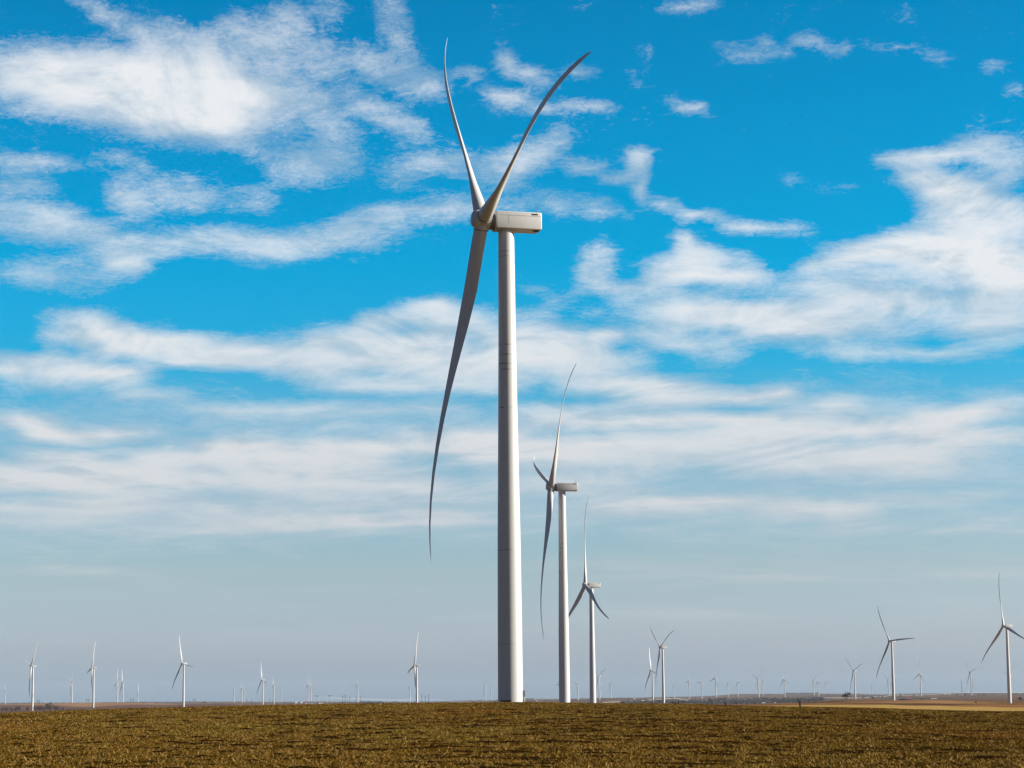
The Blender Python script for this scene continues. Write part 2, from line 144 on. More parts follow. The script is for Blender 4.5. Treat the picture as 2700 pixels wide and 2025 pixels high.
# colour grade of the clear sky by elevation (deep polarised blue above, grey-blue towards the horizon)
tint = g.ramp(g.math('DIVIDE', EL, 60.0, clamp=True), [
    (0.0, SKYT[0]), (1.3 / 60, SKYT[1]), (3.25 / 60, SKYT[2]), (6.0 / 60, SKYT[3]), (8.5 / 60, SKYT[4]), (11.0 / 60, SKYT[5]), (17.5 / 60, SKYT[6]), (1.0, SKYT[7])])
base = g.mix(1.0, sky.outputs[0], tint, 'MULTIPLY')
side = g.rng(g.math('ABSOLUTE', AZ), 14.5, 42.0, 1.0, SKY_SIDE_DIM)  # unseen sky beyond the view dimmed and blued to deepen shade on the towers
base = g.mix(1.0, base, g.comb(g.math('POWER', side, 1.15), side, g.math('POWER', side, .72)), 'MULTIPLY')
V = g.math('MULTIPLY', g.math('LOGARITHM', g.math('MAXIMUM', g.math('ADD', EL, 1.8), 0.3), math.e), 21.0)
P = g.comb(AZ, V, 0.0)
wn = g.noise(P, 0.30, 4, 0.55, out=1)
wv = g.n('ShaderNodeVectorMath', operation='MULTIPLY_ADD'); g.put(wv.inputs[0], wn); wv.inputs[1].default_value = (1.2, .6, 0); 
off = g.n('ShaderNodeVectorMath', operation='ADD'); g.put(off.inputs[0], g.comb(AZ, EL, 0.0)); off.inputs[1].default_value = (-.6, -.3, 0)
g.put(wv.inputs[2], off.outputs[0])
QV = wv.outputs[0]
# cloud cover by bearing and elevation: one smooth profile along the bearing for every third of a degree of elevation
NB_, EL0, EL1, AZ0, AZ1, NP_ = 63, -0.4, 18.6, -15.0, 15.0, 121
be = np.linspace(EL0, EL1, NB_)[:, None]; ba = np.linspace(AZ0, AZ1, NP_)[None, :]
cover = np.zeros((NB_, NP_))
LOWGAIN = lambda e: 1 + .42 * np.clip((9.5 - e) / 2, 0, 1)
for az, el, rx, ry, rot, wgt in CLOUDS:
    c_, s_ = math.cos(R(rot)), math.sin(R(rot)); ry = max(ry, .16)
    lx = ((ba - az) * c_ + (be - el) * s_) / rx; ly = (-(ba - az) * s_ + (be - el) * c_) / ry
    t_ = np.clip((1.55 - np.hypot(lx, ly)) / 1.2, 0, 1); v_ = t_ * t_ * (3 - 2 * t_) * wgt
    cover = np.maximum(cover, v_ * LOWGAIN(be)) + .18 * np.minimum(cover, v_)
cover = np.clip(np.maximum(cover, .42 * np.clip((e_ := be * np.ones_like(ba)) - 3.2, 0, 1.2) / 1.2 * np.clip((8.6 - e_) / 1.6, 0, 1)), 0, 1.05) / 1.05
qs = g.n('ShaderNodeSeparateXYZ'); g.put(qs.inputs[0], QV)
un = g.math('DIVIDE', g.math('SUBTRACT', qs.outputs[0], AZ0), AZ1 - AZ0, clamp=True)
tn = g.math('MULTIPLY', g.math('SUBTRACT', qs.outputs[1], EL0), (NB_ - 1) / (EL1 - EL0))
uc = g.comb(un, un, un); tv = g.comb(tn, tn, tn)
def vm(op, a, b):
    o = g.n('ShaderNodeVectorMath', operation=op); g.put(o.inputs[0], a); g.put(o.inputs[1], b); return o
cov = 0.0
for j in range(NB_ // 3):
    cv = g.n('ShaderNodeRGBCurve'); g.put(cv.inputs['Color'], uc); cv.mapping.use_clip = False
    for ch in range(3):
        cu = cv.mapping.curves[ch]; row = cover[3 * j + ch]
        while len(cu.points) < NP_: cu.points.new(.5, .5)
        for i, pnt in enumerate(cu.points): pnt.location = (i / (NP_ - 1), float(row[i])); pnt.handle_type = 'VECTOR'
    cv.mapping.update()
    w_ = vm('ABSOLUTE', vm('SUBTRACT', tv, (3 * j, 3 * j + 1, 3 * j + 2)).outputs[0], (0, 0, 0)).outputs[0]
    w_ = vm('MAXIMUM', vm('SUBTRACT', (1, 1, 1), w_).outputs[0], (0, 0, 0)).outputs[0]
    cov = g.math('ADD', cov, vm('DOT_PRODUCT', cv.outputs[0], w_).outputs['Value'])
# elsewhere round the compass: loose scattered cloud
far = g.rng(g.math('ABSOLUTE', AZ), 15.0, 22.0, 0.0, g.rng(g.noise(P, 0.06, 3), 0.35, 0.75, 0.0, 0.6))
cov = g.math('MAXIMUM', cov, far)
def fbm1(vec): return g.noise(g.mapping(vec, sc=(.5, .72, 1), rot=(0, 0, R(-8))), 0.5, 10, 0.6, 0.7)
f1 = fbm1(P)
f2 = g.noise(g.mapping(P, sc=(.7, 1.0, 1), rot=(0, 0, R(-6))), 1.5, 8, 0.66, 0.9)
up_ = g.n('ShaderNodeVectorMath', operation='ADD'); g.put(up_.inputs[0], P); up_.inputs[1].default_value = (.35, .55, 0)
f1u = fbm1(up_.outputs[0])
fb = g.math('MULTIPLY_ADD', g.math('SUBTRACT', f2, 0.5), 0.42, g.math('SUBTRACT', f1, 0.5))
dn = g.math('ADD', g.math('MULTIPLY', cov, 1.40), g.math('MULTIPLY_ADD', fb, 1.0, -0.20))
f3 = g.noise(g.mapping(P, sc=(.8, 1.15, 1), rot=(0, 0, R(-22))), 4.2, 9, 0.74, 1.5)
f4 = g.noise(g.mapping(P, sc=(.5, 1.6, 1), rot=(0, 0, R(9))), 1.9, 9, 0.74, 2.2)
wisp = g.math('ADD', g.math('MULTIPLY', f3, 0.55), g.math('MULTIPLY', f4, 0.45))
high = g.rng(EL, 7.0, 11.5, 0.45, 1.0)
core = g.rng(dn, 0.35, 1.15, 0.0, 1.0)
wk = g.math('MULTIPLY', high, g.math('SUBTRACT', 1.0, g.math('MULTIPLY', core, 0.8)))
dn = g.math('ADD', dn, g.math('MULTIPLY', g.math('SUBTRACT', wisp, 0.5), g.math('MULTIPLY', wk, 2.1)))
dens = g.rng(dn, 0.03, 1.3, 0.0, 0.97, 'LINEAR')
dens = g.math('POWER', dens, 0.88)
# upper edges of the banks catch the light, the thick undersides are greyer
lit = g.noise(g.mapping(P, loc=(3, 9, 0), sc=(.2, .8, 1)), 0.6, 5, 0.55)
rel = g.math('MULTIPLY', g.math('SUBTRACT', f1, f1u), 1.9)
shade = g.math('ADD', rel, g.math('ADD', g.math('MULTIPLY', lit, 1.0), g.math('MULTIPLY', g.math('SUBTRACT', dens, 0.5), 0.45)))
ccol = g.mix(g.rng(shade, 0.1, 0.85), CLOUD_D, CLOUD_L)
hz = g.rng(EL, 0.5, 12.5, 0.0, 1.0)
ccol = g.mix(hz, CLOUD_H, ccol)
f5 = g.noise(g.comb(g.math('MULTIPLY', AZ, .11), g.math('MULTIPLY', EL, .95), 4.0), 1.0, 6, 0.62, 0.6)
dens = g.math('ADD', dens, g.math('MULTIPLY', g.rng(f5, .42, .75), g.math('MULTIPLY', g.rng(EL, .6, 2.2), g.rng(EL, 8.0, 5.0, 0.0, .42))), clamp=True)
hs = g.rng(EL, 0.3, 4.5, 0.45, 1.0)
dens = g.math('MULTIPLY', dens, hs)
skyc = g.n('ShaderNodeMix', data_type='RGBA'); g.put(skyc.inputs[0], dens)
sm = g.n('ShaderNodeVectorMath', operation='SCALE'); g.put(sm.inputs[0], base); sm.inputs['Scale'].default_value = 1.0
g.put(skyc.inputs[6], base); g.put(skyc.inputs[7], g.mix(1.0, ccol, (10.0, 10.0, 10.0, 1), 'MULTIPLY'))
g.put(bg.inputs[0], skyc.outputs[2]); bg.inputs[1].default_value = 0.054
W.cycles.sampling_method = 'MANUAL'; W.cycles.sample_map_resolution = 512

# ------------------------------------------------------------------ materials
def material(name):
    mt = bpy.data.materials.new(name); mt.use_nodes = True
    return mt, G(mt.node_tree), mt.node_tree.nodes['Principled BSDF']
def simple(name, col, rough=.6, metal=0., var=.12, scale=1.5):
    mt, g, b = material(name)
    n = g.noise(g.n('ShaderNodeTexCoord').outputs['Object'], scale, 4, .6)
    c = g.mix(n, tuple(x * (1 - var) for x in col) + (1,), tuple(min(1, x * (1 + var)) for x in col) + (1,))
    g.put(b.inputs['Base Color'], c); b.inputs['Roughness'].default_value = rough; b.inputs['Metallic'].default_value = metal
    return mt
PAINT = (.54, .535, .515)
def turbine_paint():
    mt, g, b = material('turbine_paint')
    t = g.n('ShaderNodeTexCoord').outputs['Object']
    n = g.noise(t, .35, 5, .6); st = g.noise(g.mapping(t, sc=(2.2, 2.2, .12)), 1.0, 4, .6)
    c = g.mix(g.rng(n, .3, .75), tuple(x * .93 for x in PAINT) + (1,), (*PAINT, 1))
    c = g.mix(g.rng(st, .55, .8, 0, .35), c, (.47, .45, .41, 1))
    g.put(b.inputs['Base Color'], c); b.inputs['Roughness'].default_value = .42
    return mt
def tower_paint():
    mt, g, b = material('tower_paint')
    t = g.n('ShaderNodeTexCoord').outputs['Object']
    z = g.n('ShaderNodeSeparateXYZ'); g.put(z.inputs[0], t); z = z.outputs[2]
    st = g.noise(g.mapping(t, sc=(1.6, 1.6, .06)), 1.0, 4, .6); n = g.noise(t, .5, 4, .6)
    c = g.mix(g.rng(st, .5, .8, 0, .3), (*PAINT, 1), (.50, .48, .44, 1))
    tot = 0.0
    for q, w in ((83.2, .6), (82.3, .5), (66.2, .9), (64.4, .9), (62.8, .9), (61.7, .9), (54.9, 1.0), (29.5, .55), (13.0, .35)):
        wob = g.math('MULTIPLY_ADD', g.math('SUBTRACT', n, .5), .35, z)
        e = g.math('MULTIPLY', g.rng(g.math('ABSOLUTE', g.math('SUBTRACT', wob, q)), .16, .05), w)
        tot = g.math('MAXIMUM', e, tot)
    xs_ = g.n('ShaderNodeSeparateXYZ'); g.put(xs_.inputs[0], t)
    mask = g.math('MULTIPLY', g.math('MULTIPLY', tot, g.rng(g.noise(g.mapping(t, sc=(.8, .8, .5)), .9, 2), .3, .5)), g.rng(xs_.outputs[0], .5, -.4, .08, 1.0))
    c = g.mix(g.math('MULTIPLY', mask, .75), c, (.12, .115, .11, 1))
    g.put(b.inputs['Base Color'], c); b.inputs['Roughness'].default_value = .42
    return mt
M = {}
M['paint'] = turbine_paint(); M['tower'] = tower_paint()
M['dark'] = simple('dark_metal', (.06, .055, .05), .5)
M['black'] = simple('black_opening', (.012, .012, .012), .8)
M['seal'] = simple('bearing_seal', (.16, .15, .14), .5)
M['galv'] = simple('galvanised_steel', (.55, .55, .54), .4, .3)
M['wood'] = simple('weathered_wood', (.045, .035, .028), .8)
M['polewood'] = simple('pole_wood', (.06, .045, .035), .8)
M['wire'] = simple('aluminium_wire', (.58, .55, .50), .5, .1)
M['white'] = simple('white_cladding', (.78, .77, .74), .5)
M['redroof'] = simple('red_roof', (.30, .08, .06), .6)
M['redbarn'] = simple('red_cladding', (.48, .17, .14), .7)
M['greyroof'] = simple('grey_roof', (.10, .11, .12), .6)
M['blue'] = simple('blue_cladding', (.06, .12, .19), .6)
M['gravel'] = simple('gravel', (.42, .36, .29), .9, 0, .2, .08)
M['bark'] = simple('bark', (.045, .036, .03), .9)
M['twig'] = simple('twigs', (.055, .045, .038), .9)
M['cedar'] = simple('cedar_foliage', (.025, .032, .022), .9)
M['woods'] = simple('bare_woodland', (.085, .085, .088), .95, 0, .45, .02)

# ------------------------------------------------------------------ object helpers
def tag(o, label=None, cat=None, group=None, kind=None):
    if label: o['label'] = label
    if cat: o['category'] = cat
    if group: o['group'] = group
    if kind: o['kind'] = kind
    return o
def empty(name, loc, rz=0.):
    o = bpy.data.objects.new(name, None); COL.objects.link(o); o.location = loc; o.rotation_euler = (0, 0, rz); o.empty_display_size = 1
    return o
def mesh_obj(name, me, mat=None, parent=None, mtx=None):
    o = bpy.data.objects.new(name, me); COL.objects.link(o)
    if mat and not me.materials: me.materials.append(mat)
    if parent: o.parent = parent
    if mtx is not None: o.matrix_local = mtx
    return o
class MB:
    """collects simple shapes into one mesh"""
    def __init__(s): s.bm = bmesh.new()
    def box(s, c, d, bev=0., mtx=None):
        r = bmesh.ops.create_cube(s.bm, size=1.0); vs = r['verts']
        bmesh.ops.scale(s.bm, vec=d, verts=vs); bmesh.ops.translate(s.bm, vec=c, verts=vs)
        if bev:
            es = list({e for v in vs for e in v.link_edges})
            rb = bmesh.ops.bevel(s.bm, geom=es, offset=bev, segments=3, affect='EDGES', profile=.5); vs = list({v for f in rb['faces'] for v in f.verts} | {v for v in vs if v.is_valid})
        if mtx: bmesh.ops.transform(s.bm, matrix=mtx, verts=vs)
        return s
    def tube(s, a, b, r0, r1=None, seg=12, cap=True):
        a, b = Vector(a), Vector(b); r1 = r0 if r1 is None else r1
        d = b - a
        rr = bmesh.ops.create_cone(s.bm, cap_ends=cap, segments=seg, radius1=r0, radius2=max(r1, 1e-4), depth=d.length)
        mtx = Matrix.Translation((a + b) / 2) @ d.to_track_quat('Z', 'Y').to_matrix().to_4x4()
        bmesh.ops.transform(s.bm, matrix=mtx, verts=rr['verts']); return s
    def rings(s, rings, cap=True):
        rows = [[s.bm.verts.new(p) for p in rg] for rg in rings]
        n = len(rows[0])
        for a, b in zip(rows, rows[1:]):
            for i in range(n): s.bm.faces.new((a[i], a[(i + 1) % n], b[(i + 1) % n], b[i]))
        if cap: s.bm.faces.new(list(reversed(rows[0]))); s.bm.faces.new(rows[-1])
        return s
    def lathe(s, prof, seg=48, axis='Z', cap=True):
        rg = []
        for r, z in prof:
            rg.append([((r * math.cos(t), r * math.sin(t), z) if axis == 'Z' else (z, r * math.cos(t), r * math.sin(t))) for t in (2 * math.pi * k / seg for k in range(seg))])
        return s.rings(rg, cap)
    def mesh(s, name, smooth=None):
        bmesh.ops.recalc_face_normals(s.bm, faces=s.bm.faces)
        me = bpy.data.meshes.new(name); s.bm.to_mesh(me); s.bm.free()
        if smooth is not None:
            me.polygons.foreach_set('use_smooth', [True] * len(me.polygons))
            me.set_sharp_from_angle(angle=R(smooth))
        return me
    def build(s, name, mat, parent=None, smooth=None, mtx=None):
        return mesh_obj(name, s.mesh(name, smooth), mat, parent, mtx)
def np_mesh(name, verts, faces, loops_per=3):
    me = bpy.data.meshes.new(name); nv, nf = len(verts), len(faces)
    me.vertices.add(nv); me.vertices.foreach_set('co', np.asarray(verts, np.float32).ravel())
    me.loops.add(nf * loops_per); me.loops.foreach_set('vertex_index', np.asarray(faces, np.int32).ravel())
    me.polygons.add(nf); me.polygons.foreach_set('loop_start', np.arange(0, nf * loops_per, loops_per, dtype=np.int32))
    me.update(calc_edges=True); return me

# ------------------------------------------------------------------ the land: drop below eye level as a function of azimuth and distance
cA, cD, cP = (np.array(c) for c in zip(*CREST))
oA, oD, oP = (np.array(c) for c in zip(*CONTROLS))
oL = np.log(oD)
def smooth(t): t = np.clip(t, 0, 1); return t * t * (3 - 2 * t)
def crest_dist(az): return np.interp(az, cA, cD)
def drop(az, d):
    azc = np.clip(az, -13.6, 13.6); ld = np.log(np.maximum(d, 1.0))
    num = np.zeros_like(ld); den = np.zeros_like(ld)
    for a, l, p in zip(oA, oL, oP):
        w = 1.0 / ((((azc - a) / 1.1) ** 2 + ((ld - l) / .16) ** 2) + .02) ** 2
        num += w * p; den += w
    farp = num / den
    dc = crest_dist(azc); pc = np.interp(azc, cA, cP)
    z0 = -1.72; zc = -pc / FPX * dc
    t = np.clip((d - 40) / (dc - 40), 0, 1)
    zn = z0 + (zc - z0) * t                       # the near field rises evenly to its crest
    near = -zn / np.maximum(d, 1) * FPX
    near = np.where(d > dc, pc + (d - dc) * .02, near)
    k = smooth((d - dc) / (dc * .22)); right = smooth((azc - 4.5) / 1.5)
    k2 = smooth(np.log(np.maximum(d / dc, 1e-3)) / np.log(2.3))
    k = k * (1 - right) + k2 * right
    return near * (1 - k) + farp * k
def bumps(x, y, d):
    return (np.sin(x / 61 + y / 170 + 1.3) * np.sin(y / 97 - x / 230) * .5 + np.sin(x / 23 + 2) * np.sin(y / 61 + x / 47) * .25) * np.clip((d - 1500) / 4000, 0, 1) * np.clip(d / 5000, .3, 1.6)
def micro(x, y, d):
    return (np.sin(x * 1.1 + y * .31) * np.sin(y * .17 - x * .4 + 1) * .035 + np.sin(x * .23 - y * .05) * .05) * np.clip((d - 8) / 20, 0, 1) * np.clip((500 - d) / 250, 0, 1)
def ground(x, y):
    x = np.asarray(x, float); y = np.asarray(y, float)
    d = np.maximum(np.hypot(x, y), .5); az = np.degrees(np.arctan2(x, y))
    return -drop(az, d) / FPX * d + bumps(x, y, d) + micro(x, y, d)
def gz(x, y): return float(ground(np.array([x]), np.array([y]))[0])

azs = np.concatenate([np.arange(-180, -20, 4.), np.arange(-20, 20.01, .07), np.arange(24, 180, 4.)])
rs = np.concatenate([[1.0], np.geomspace(3, 40, 14)[:-1], np.geomspace(40, 900, 250)[:-1], np.geomspace(900, 24000, 260)])
AZg, RSg = np.meshgrid(np.radians(azs), rs)
GX, GY = RSg * np.sin(AZg), RSg * np.cos(AZg); GZ = ground(GX, GY)
nr, na = GX.shape
vid = np.arange(nr * na).reshape(nr, na); nxt = np.roll(vid, -1, axis=1)
quads = np.stack([vid[:-1], nxt[:-1], nxt[1:], vid[1:]], -1).reshape(-1, 4)[:, ::-1]
allv = np.stack([GX, GY, GZ], -1).reshape(-1, 3)
cent = allv[quads].mean(1); cd = np.hypot(cent[:, 0], cent[:, 1]); ca = np.degrees(np.arctan2(cent[:, 0], cent[:, 1]))
wig = np.sin(cent[:, 0] / 9.) * .02 + np.sin(cent[:, 0] / 31.) * .03
dcq = crest_dist(np.clip(ca, -13.6, 13.6))
east = ca > 5.35
edge = np.where(east, dcq * (1 + wig * .25), 620.)
goldfar = 600 * (1 + wig) * np.interp(ca, [5.3, 6.5, 8, 13], [.62, .8, 1, .95])
zone = np.full(len(quads), 4)
zone[cd < edge] = 0
zone[(cd >= edge) & east & (cd < goldfar) & (ca < 60)] = 1
zone[(cd >= goldfar) & east & (cd < 3700 + wig * 6000) & (ca < 60)] = 2
zone[(ca < -3.2) & (ca > -60) & (cd > 2800) & (cd < 7200) & (zone == 4)] = 3

def land_mat(name, c0, c1, c2, sx=.002, sy=.006, fine=.05, extra=None):
    mt, g, b = material(name); t = g.n('ShaderNodeTexCoord').outputs['Object']
    n = g.noise(g.mapping(t, sc=(sx, sy, 0)), 1.0, 6, .62); f = g.noise(t, fine, 5, .65)
    c = g.mix(g.rng(n, .35, .65), (*c0, 1), (*c1, 1)); c = g.mix(g.rng(f, .45, .75), c, (*c2, 1))
    if extra: c = extra(g, t, c)
    g.put(b.inputs['Base Color'], c); b.inputs['Roughness'].default_value = .95; b.inputs['Specular IOR Level'].default_value = 0
    return mt
def dark_strips(g, t, c):
    sp_ = g.n('ShaderNodeSeparateXYZ'); g.put(sp_.inputs[0], t); ds_ = sp_.outputs[1]
    n = g.noise(g.mapping(t, loc=(40, 9, 0), sc=(.0045, .0017, 0)), 1.0, 4, .6)
    return g.mix(g.math('MAXIMUM', g.rng(n, .53, .57, 0, .8), g.math('MULTIPLY', g.rng(ds_, 2500., 3100.), g.rng(g.noise(t, .004, 4, .6), .36, .5, .1, .6))), c, (.035, .03, .022, 1))
def hill_strip(g, t, c):
    s = g.n('ShaderNodeSeparateXYZ'); g.put(s.inputs[0], t)
    q = g.math('ADD', s.outputs[1], g.math('MULTIPLY', g.noise(g.mapping(t, sc=(.004, .004, 0)), 1., 3), 500.))
    return g.mix(g.rng(q, 5700., 6000.), c, (.28, .16, .085, 1))
LM = [land_mat('field_soil', (.075, .045, .008), (.085, .05, .009), (.045, .024, .006), .05, .05, 1.2),
      land_mat('dry_grass', (.36, .225, .07), (.43, .285, .10), (.29, .17, .055), .01, .02, .3),
      land_mat('pasture_grass', (.25, .11, .05), (.33, .19, .08), (.17, .085, .04), .005, .0022, .012, dark_strips),
      land_mat('hill_soil', (.115, .068, .058), (.16, .092, .068), (.085, .058, .052), .006, .002, .01, hill_strip),
      land_mat('plain_grass', (.105, .07, .055), (.16, .11, .08), (.062, .047, .042), .0022, .0005, .004)]
for k, nm in enumerate(('field', 'dry_grass_field', 'pasture', 'hill_field', 'plain')):
    q = quads[zone == k]; used, inv = np.unique(q, return_inverse=True)
    me = np_mesh(nm, allv[used], inv.reshape(-1, 4), 4); me.polygons.foreach_set('use_smooth', [True] * len(me.polygons))
    tag(mesh_obj(nm, me, LM[k]), kind='structure')

# ------------------------------------------------------------------ near field: young wheat, straw and dark ridges for the furrow shade
def wheat():
    N = 600000
    d = np.exp(rng.uniform(np.log(36), np.log(430), N)); az = rng.uniform(-19, 19, N)
    dc = crest_dist(np.clip(az, -13.6, 13.6)); lim = np.where(az > 5.35, dc * .995, dc * 1.22)
    k = d < lim; d, az = d[k], az[k]; x = d * np.sin(np.radians(az)); y = d * np.cos(np.radians(az))
    keep = np.ones(len(x), bool)
    s = (x * .61 - y * .79); t = (x * .79 + y * .61)                 # along / across the drill rows
    t = np.round(t / .38) * .38 + rng.normal(0, .07, len(t)) * np.clip(d / 80, 1, 3)
    x, y = s * .61 + t * .79, -s * .79 + t * .61
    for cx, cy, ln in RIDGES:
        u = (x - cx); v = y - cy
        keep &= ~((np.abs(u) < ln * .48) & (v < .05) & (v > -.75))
    x, y = x[keep], y[keep]; d = np.hypot(x, y); n = len(x)
    z = ground(x, y)
    low = np.sin(x / 7 + 1.2 * np.sin(y / 19)) * np.sin(y / 23 + x / 31) + .6 * np.sin(x / 2.3 + y / 9) * np.sin(y / 6.1)
    tone = rng.random(n) * 1.0 + low * .14 - .05
    NB = 6
    h = (rng.gamma(5, .0065, n) + .018)[:, None] * rng.uniform(.6, 1.25, (n, NB))
    straw = rng.random((n, NB)) < .08
    h = np.where(straw, h * 1.25, h)
    ang = rng.uniform(0, 2 * np.pi, (n, NB)); lean = np.where(straw, rng.uniform(.8, 3., (n, NB)), rng.uniform(.1, 1.1, (n, NB))) * h
    wd = np.maximum(.011, d * .00013)[:, None] * np.where(straw, 1.35, rng.uniform(.7, 1.4, (n, NB))); ba = rng.uniform(0, np.pi, (n, NB))
    sp = np.maximum(.16, d * .001)[:, None]
    bx = x[:, None] + rng.normal(0, 1, (n, NB)) * sp; by = y[:, None] + rng.normal(0, 1, (n, NB)) * sp
    bz = np.broadcast_to(z[:, None], bx.shape) - .01
    ex, ey = np.cos(ba) * wd, np.sin(ba) * wd
    v = np.empty((n, NB, 3, 3), np.float32)
    v[..., 0, :] = np.stack([bx - ex, by - ey, bz], -1); v[..., 1, :] = np.stack([bx + ex, by + ey, bz], -1)
    v[..., 2, :] = np.stack([bx + np.cos(ang) * lean, by + np.sin(ang) * lean, bz + h], -1)
    nv = n * NB * 3
    me = np_mesh('wheat', v.reshape(-1, 3), np.arange(nv).reshape(-1, 3))
    pal = np.array([(.034, .021, .002), (.088, .052, .004), (.15, .080, .006), (.195, .088, .008), (.34, .19, .045), (.52, .36, .14)])
    tt = np.clip(tone[:, None] + rng.normal(0, .36, (n, NB)), 0, 1.25)
    orange = smooth((np.sin(x / 9 + 2.2) * np.sin(y / 27 + x / 40 + .5) - .62) / .35)[:, None]
    tt = np.where(straw, rng.uniform(1.15, 1.25, (n, NB)), tt)
    ix = np.clip((tt / 1.25) ** 1.1 * 4.6 + orange * .5, 0, 4.999); i0 = ix.astype(int); fr = (ix - i0)[..., None]
    c = pal[i0] * (1 - fr) + pal[np.minimum(i0 + 1, 5)] * fr
    c = c * (1 - orange[..., None] * .45) + np.array((.20, .075, .012)) * orange[..., None] * .45
    green = smooth((low - .25) / .6)[:, None, None]
    c = c * (1 - green * .35) + c * np.array((.72, .98, .8)) * green * .35
    col = np.ones((n, NB, 3, 4), np.float32); col[..., :3] = c[:, :, None, :]
    at = me.color_attributes.new('tint', 'FLOAT_COLOR', 'POINT'); at.data.foreach_set('color', col.ravel())
    mt, g, b = material('wheat_leaf'); a = g.n('ShaderNodeAttribute', attribute_name='tint')
    g.put(b.inputs['Base Color'], a.outputs['Color']); b.inputs['Roughness'].default_value = .7; b.inputs['Specular IOR Level'].default_value = 0
    tag(mesh_obj('wheat', me, mt), 'short olive brown winter wheat and stubble covering the near field', 'wheat', kind='stuff')
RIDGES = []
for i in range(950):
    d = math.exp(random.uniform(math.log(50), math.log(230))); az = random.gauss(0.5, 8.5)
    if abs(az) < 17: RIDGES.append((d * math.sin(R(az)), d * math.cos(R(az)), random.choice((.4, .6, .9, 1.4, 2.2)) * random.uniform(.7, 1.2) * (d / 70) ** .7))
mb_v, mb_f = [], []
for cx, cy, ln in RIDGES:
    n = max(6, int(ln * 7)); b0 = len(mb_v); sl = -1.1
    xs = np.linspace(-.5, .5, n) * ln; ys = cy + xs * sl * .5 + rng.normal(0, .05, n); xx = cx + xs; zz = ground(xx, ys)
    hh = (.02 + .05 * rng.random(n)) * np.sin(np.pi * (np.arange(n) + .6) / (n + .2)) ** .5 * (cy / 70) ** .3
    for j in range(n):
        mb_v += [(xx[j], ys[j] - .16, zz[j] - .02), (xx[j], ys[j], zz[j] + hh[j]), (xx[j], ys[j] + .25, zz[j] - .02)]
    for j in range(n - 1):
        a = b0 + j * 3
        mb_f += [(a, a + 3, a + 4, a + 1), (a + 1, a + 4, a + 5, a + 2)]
M['soil'] = simple('shaded_soil', (.022, .0105, .003), .95, 0, .5, 3.); M['soil'].node_tree.nodes['Principled BSDF'].inputs['Specular IOR Level'].default_value = 0  # furrow shade put into a near-black soil colour on raised ridges
tag(mesh_obj('furrow_shade_ridges', np_mesh('furrow_shade_ridges', mb_v, mb_f, 4), M['soil']), 'dark soil ridges standing in for the shaded gaps in broken lines between the wheat rows', 'soil', kind='stuff')
wheat()

# ------------------------------------------------------------------ wind turbine
HUBZ, OVER, TILT = 89.0, 4.4, R(5.1)
def tower_mesh():
    prof = [(2.2, -6.0), (2.2, 0), (2.2, 3), (2.15, 15), (2.035, 31.5), (1.80, 48), (1.58, 66), (1.46, 83), (1.43, 87.2)]
    z = [p[1] for p in prof]; r = [p[0] for p in prof]; zz = np.linspace(-6, 87.2, 40)
    return MB().lathe([(float(np.interp(q, z, r)), float(q)) for q in zz], 64).mesh('tower', 40)
def blade_mesh(pitch=0., q=0.):
    S = np.array([.028, .05, .08, .12, .16, .2, .24, .3, .36, .43, .5, .58, .66, .74, .82, .89, .94, .975, .992, 1.0])
    ch = np.interp(S, [0, .05, .10, .2, .3, .4, .5, .6, .7, .8, .9, .95, .985, 1], [2.5, 2.5, 2.7, 3.2, 3.1, 2.75, 2.35, 2.0, 1.75, 1.45, 1.15, .92, .55, .15])
    th = np.interp(S, [0, .05, .1, .2, .3, .5, .8, 1], [1., 1., .88, .60, .52, .38, .24, .18])
    tw = pitch + np.interp(S, [0, .05, .12, .2, .3, .4, .5, .7, .85, 1], [38, 38, 37, 33, 25, 17, 11, 5.5, 3, 1])
    RR = 63.5; n = 28; rg = []
    for s, c, t, b in zip(S, ch, th, tw):
        be = R(b); cdir = np.array((math.sin(be), math.cos(be))); ndir = np.array((math.cos(be), -math.sin(be)))   # (upwind, tangential)
        circ = max(0., min(1., (t - .5) / .5)); ax = .5 * circ + .32 * (1 - circ)
        off = math.tan(.026) * s * RR + .083 * s * s * RR - .111 * s ** 4 * RR
        ring = []
        for k in range(n):
            a = 2 * math.pi * k / n; xc = .5 + .5 * math.cos(a)          # 1 = trailing edge, 0 = leading edge
            yt = 5 * t * (.2969 * math.sqrt(max(xc, 0)) - .126 * xc - .3516 * xc ** 2 + .2843 * xc ** 3 - .1036 * xc ** 4)
            cam_ = .04 * 4 * xc * (1 - xc) * (1 - circ)
            ya = (yt if math.sin(a) >= 0 else -yt) * .5 * 2 * .5 + 0; ya = (1 if math.sin(a) >= 0 else -1) * yt * .5 - cam_
            yc = .5 * math.sin(a)
            yy = yc * circ * t + ya * (1 - circ)
            p = cdir * ((ax - xc) * c) + ndir * (yy * c)
            ring.append((p[0] + off * math.cos(q), p[1] + off * math.sin(q), s * RR))
        rg.append(ring)
    return MB().rings(rg).mesh('blade', 60)
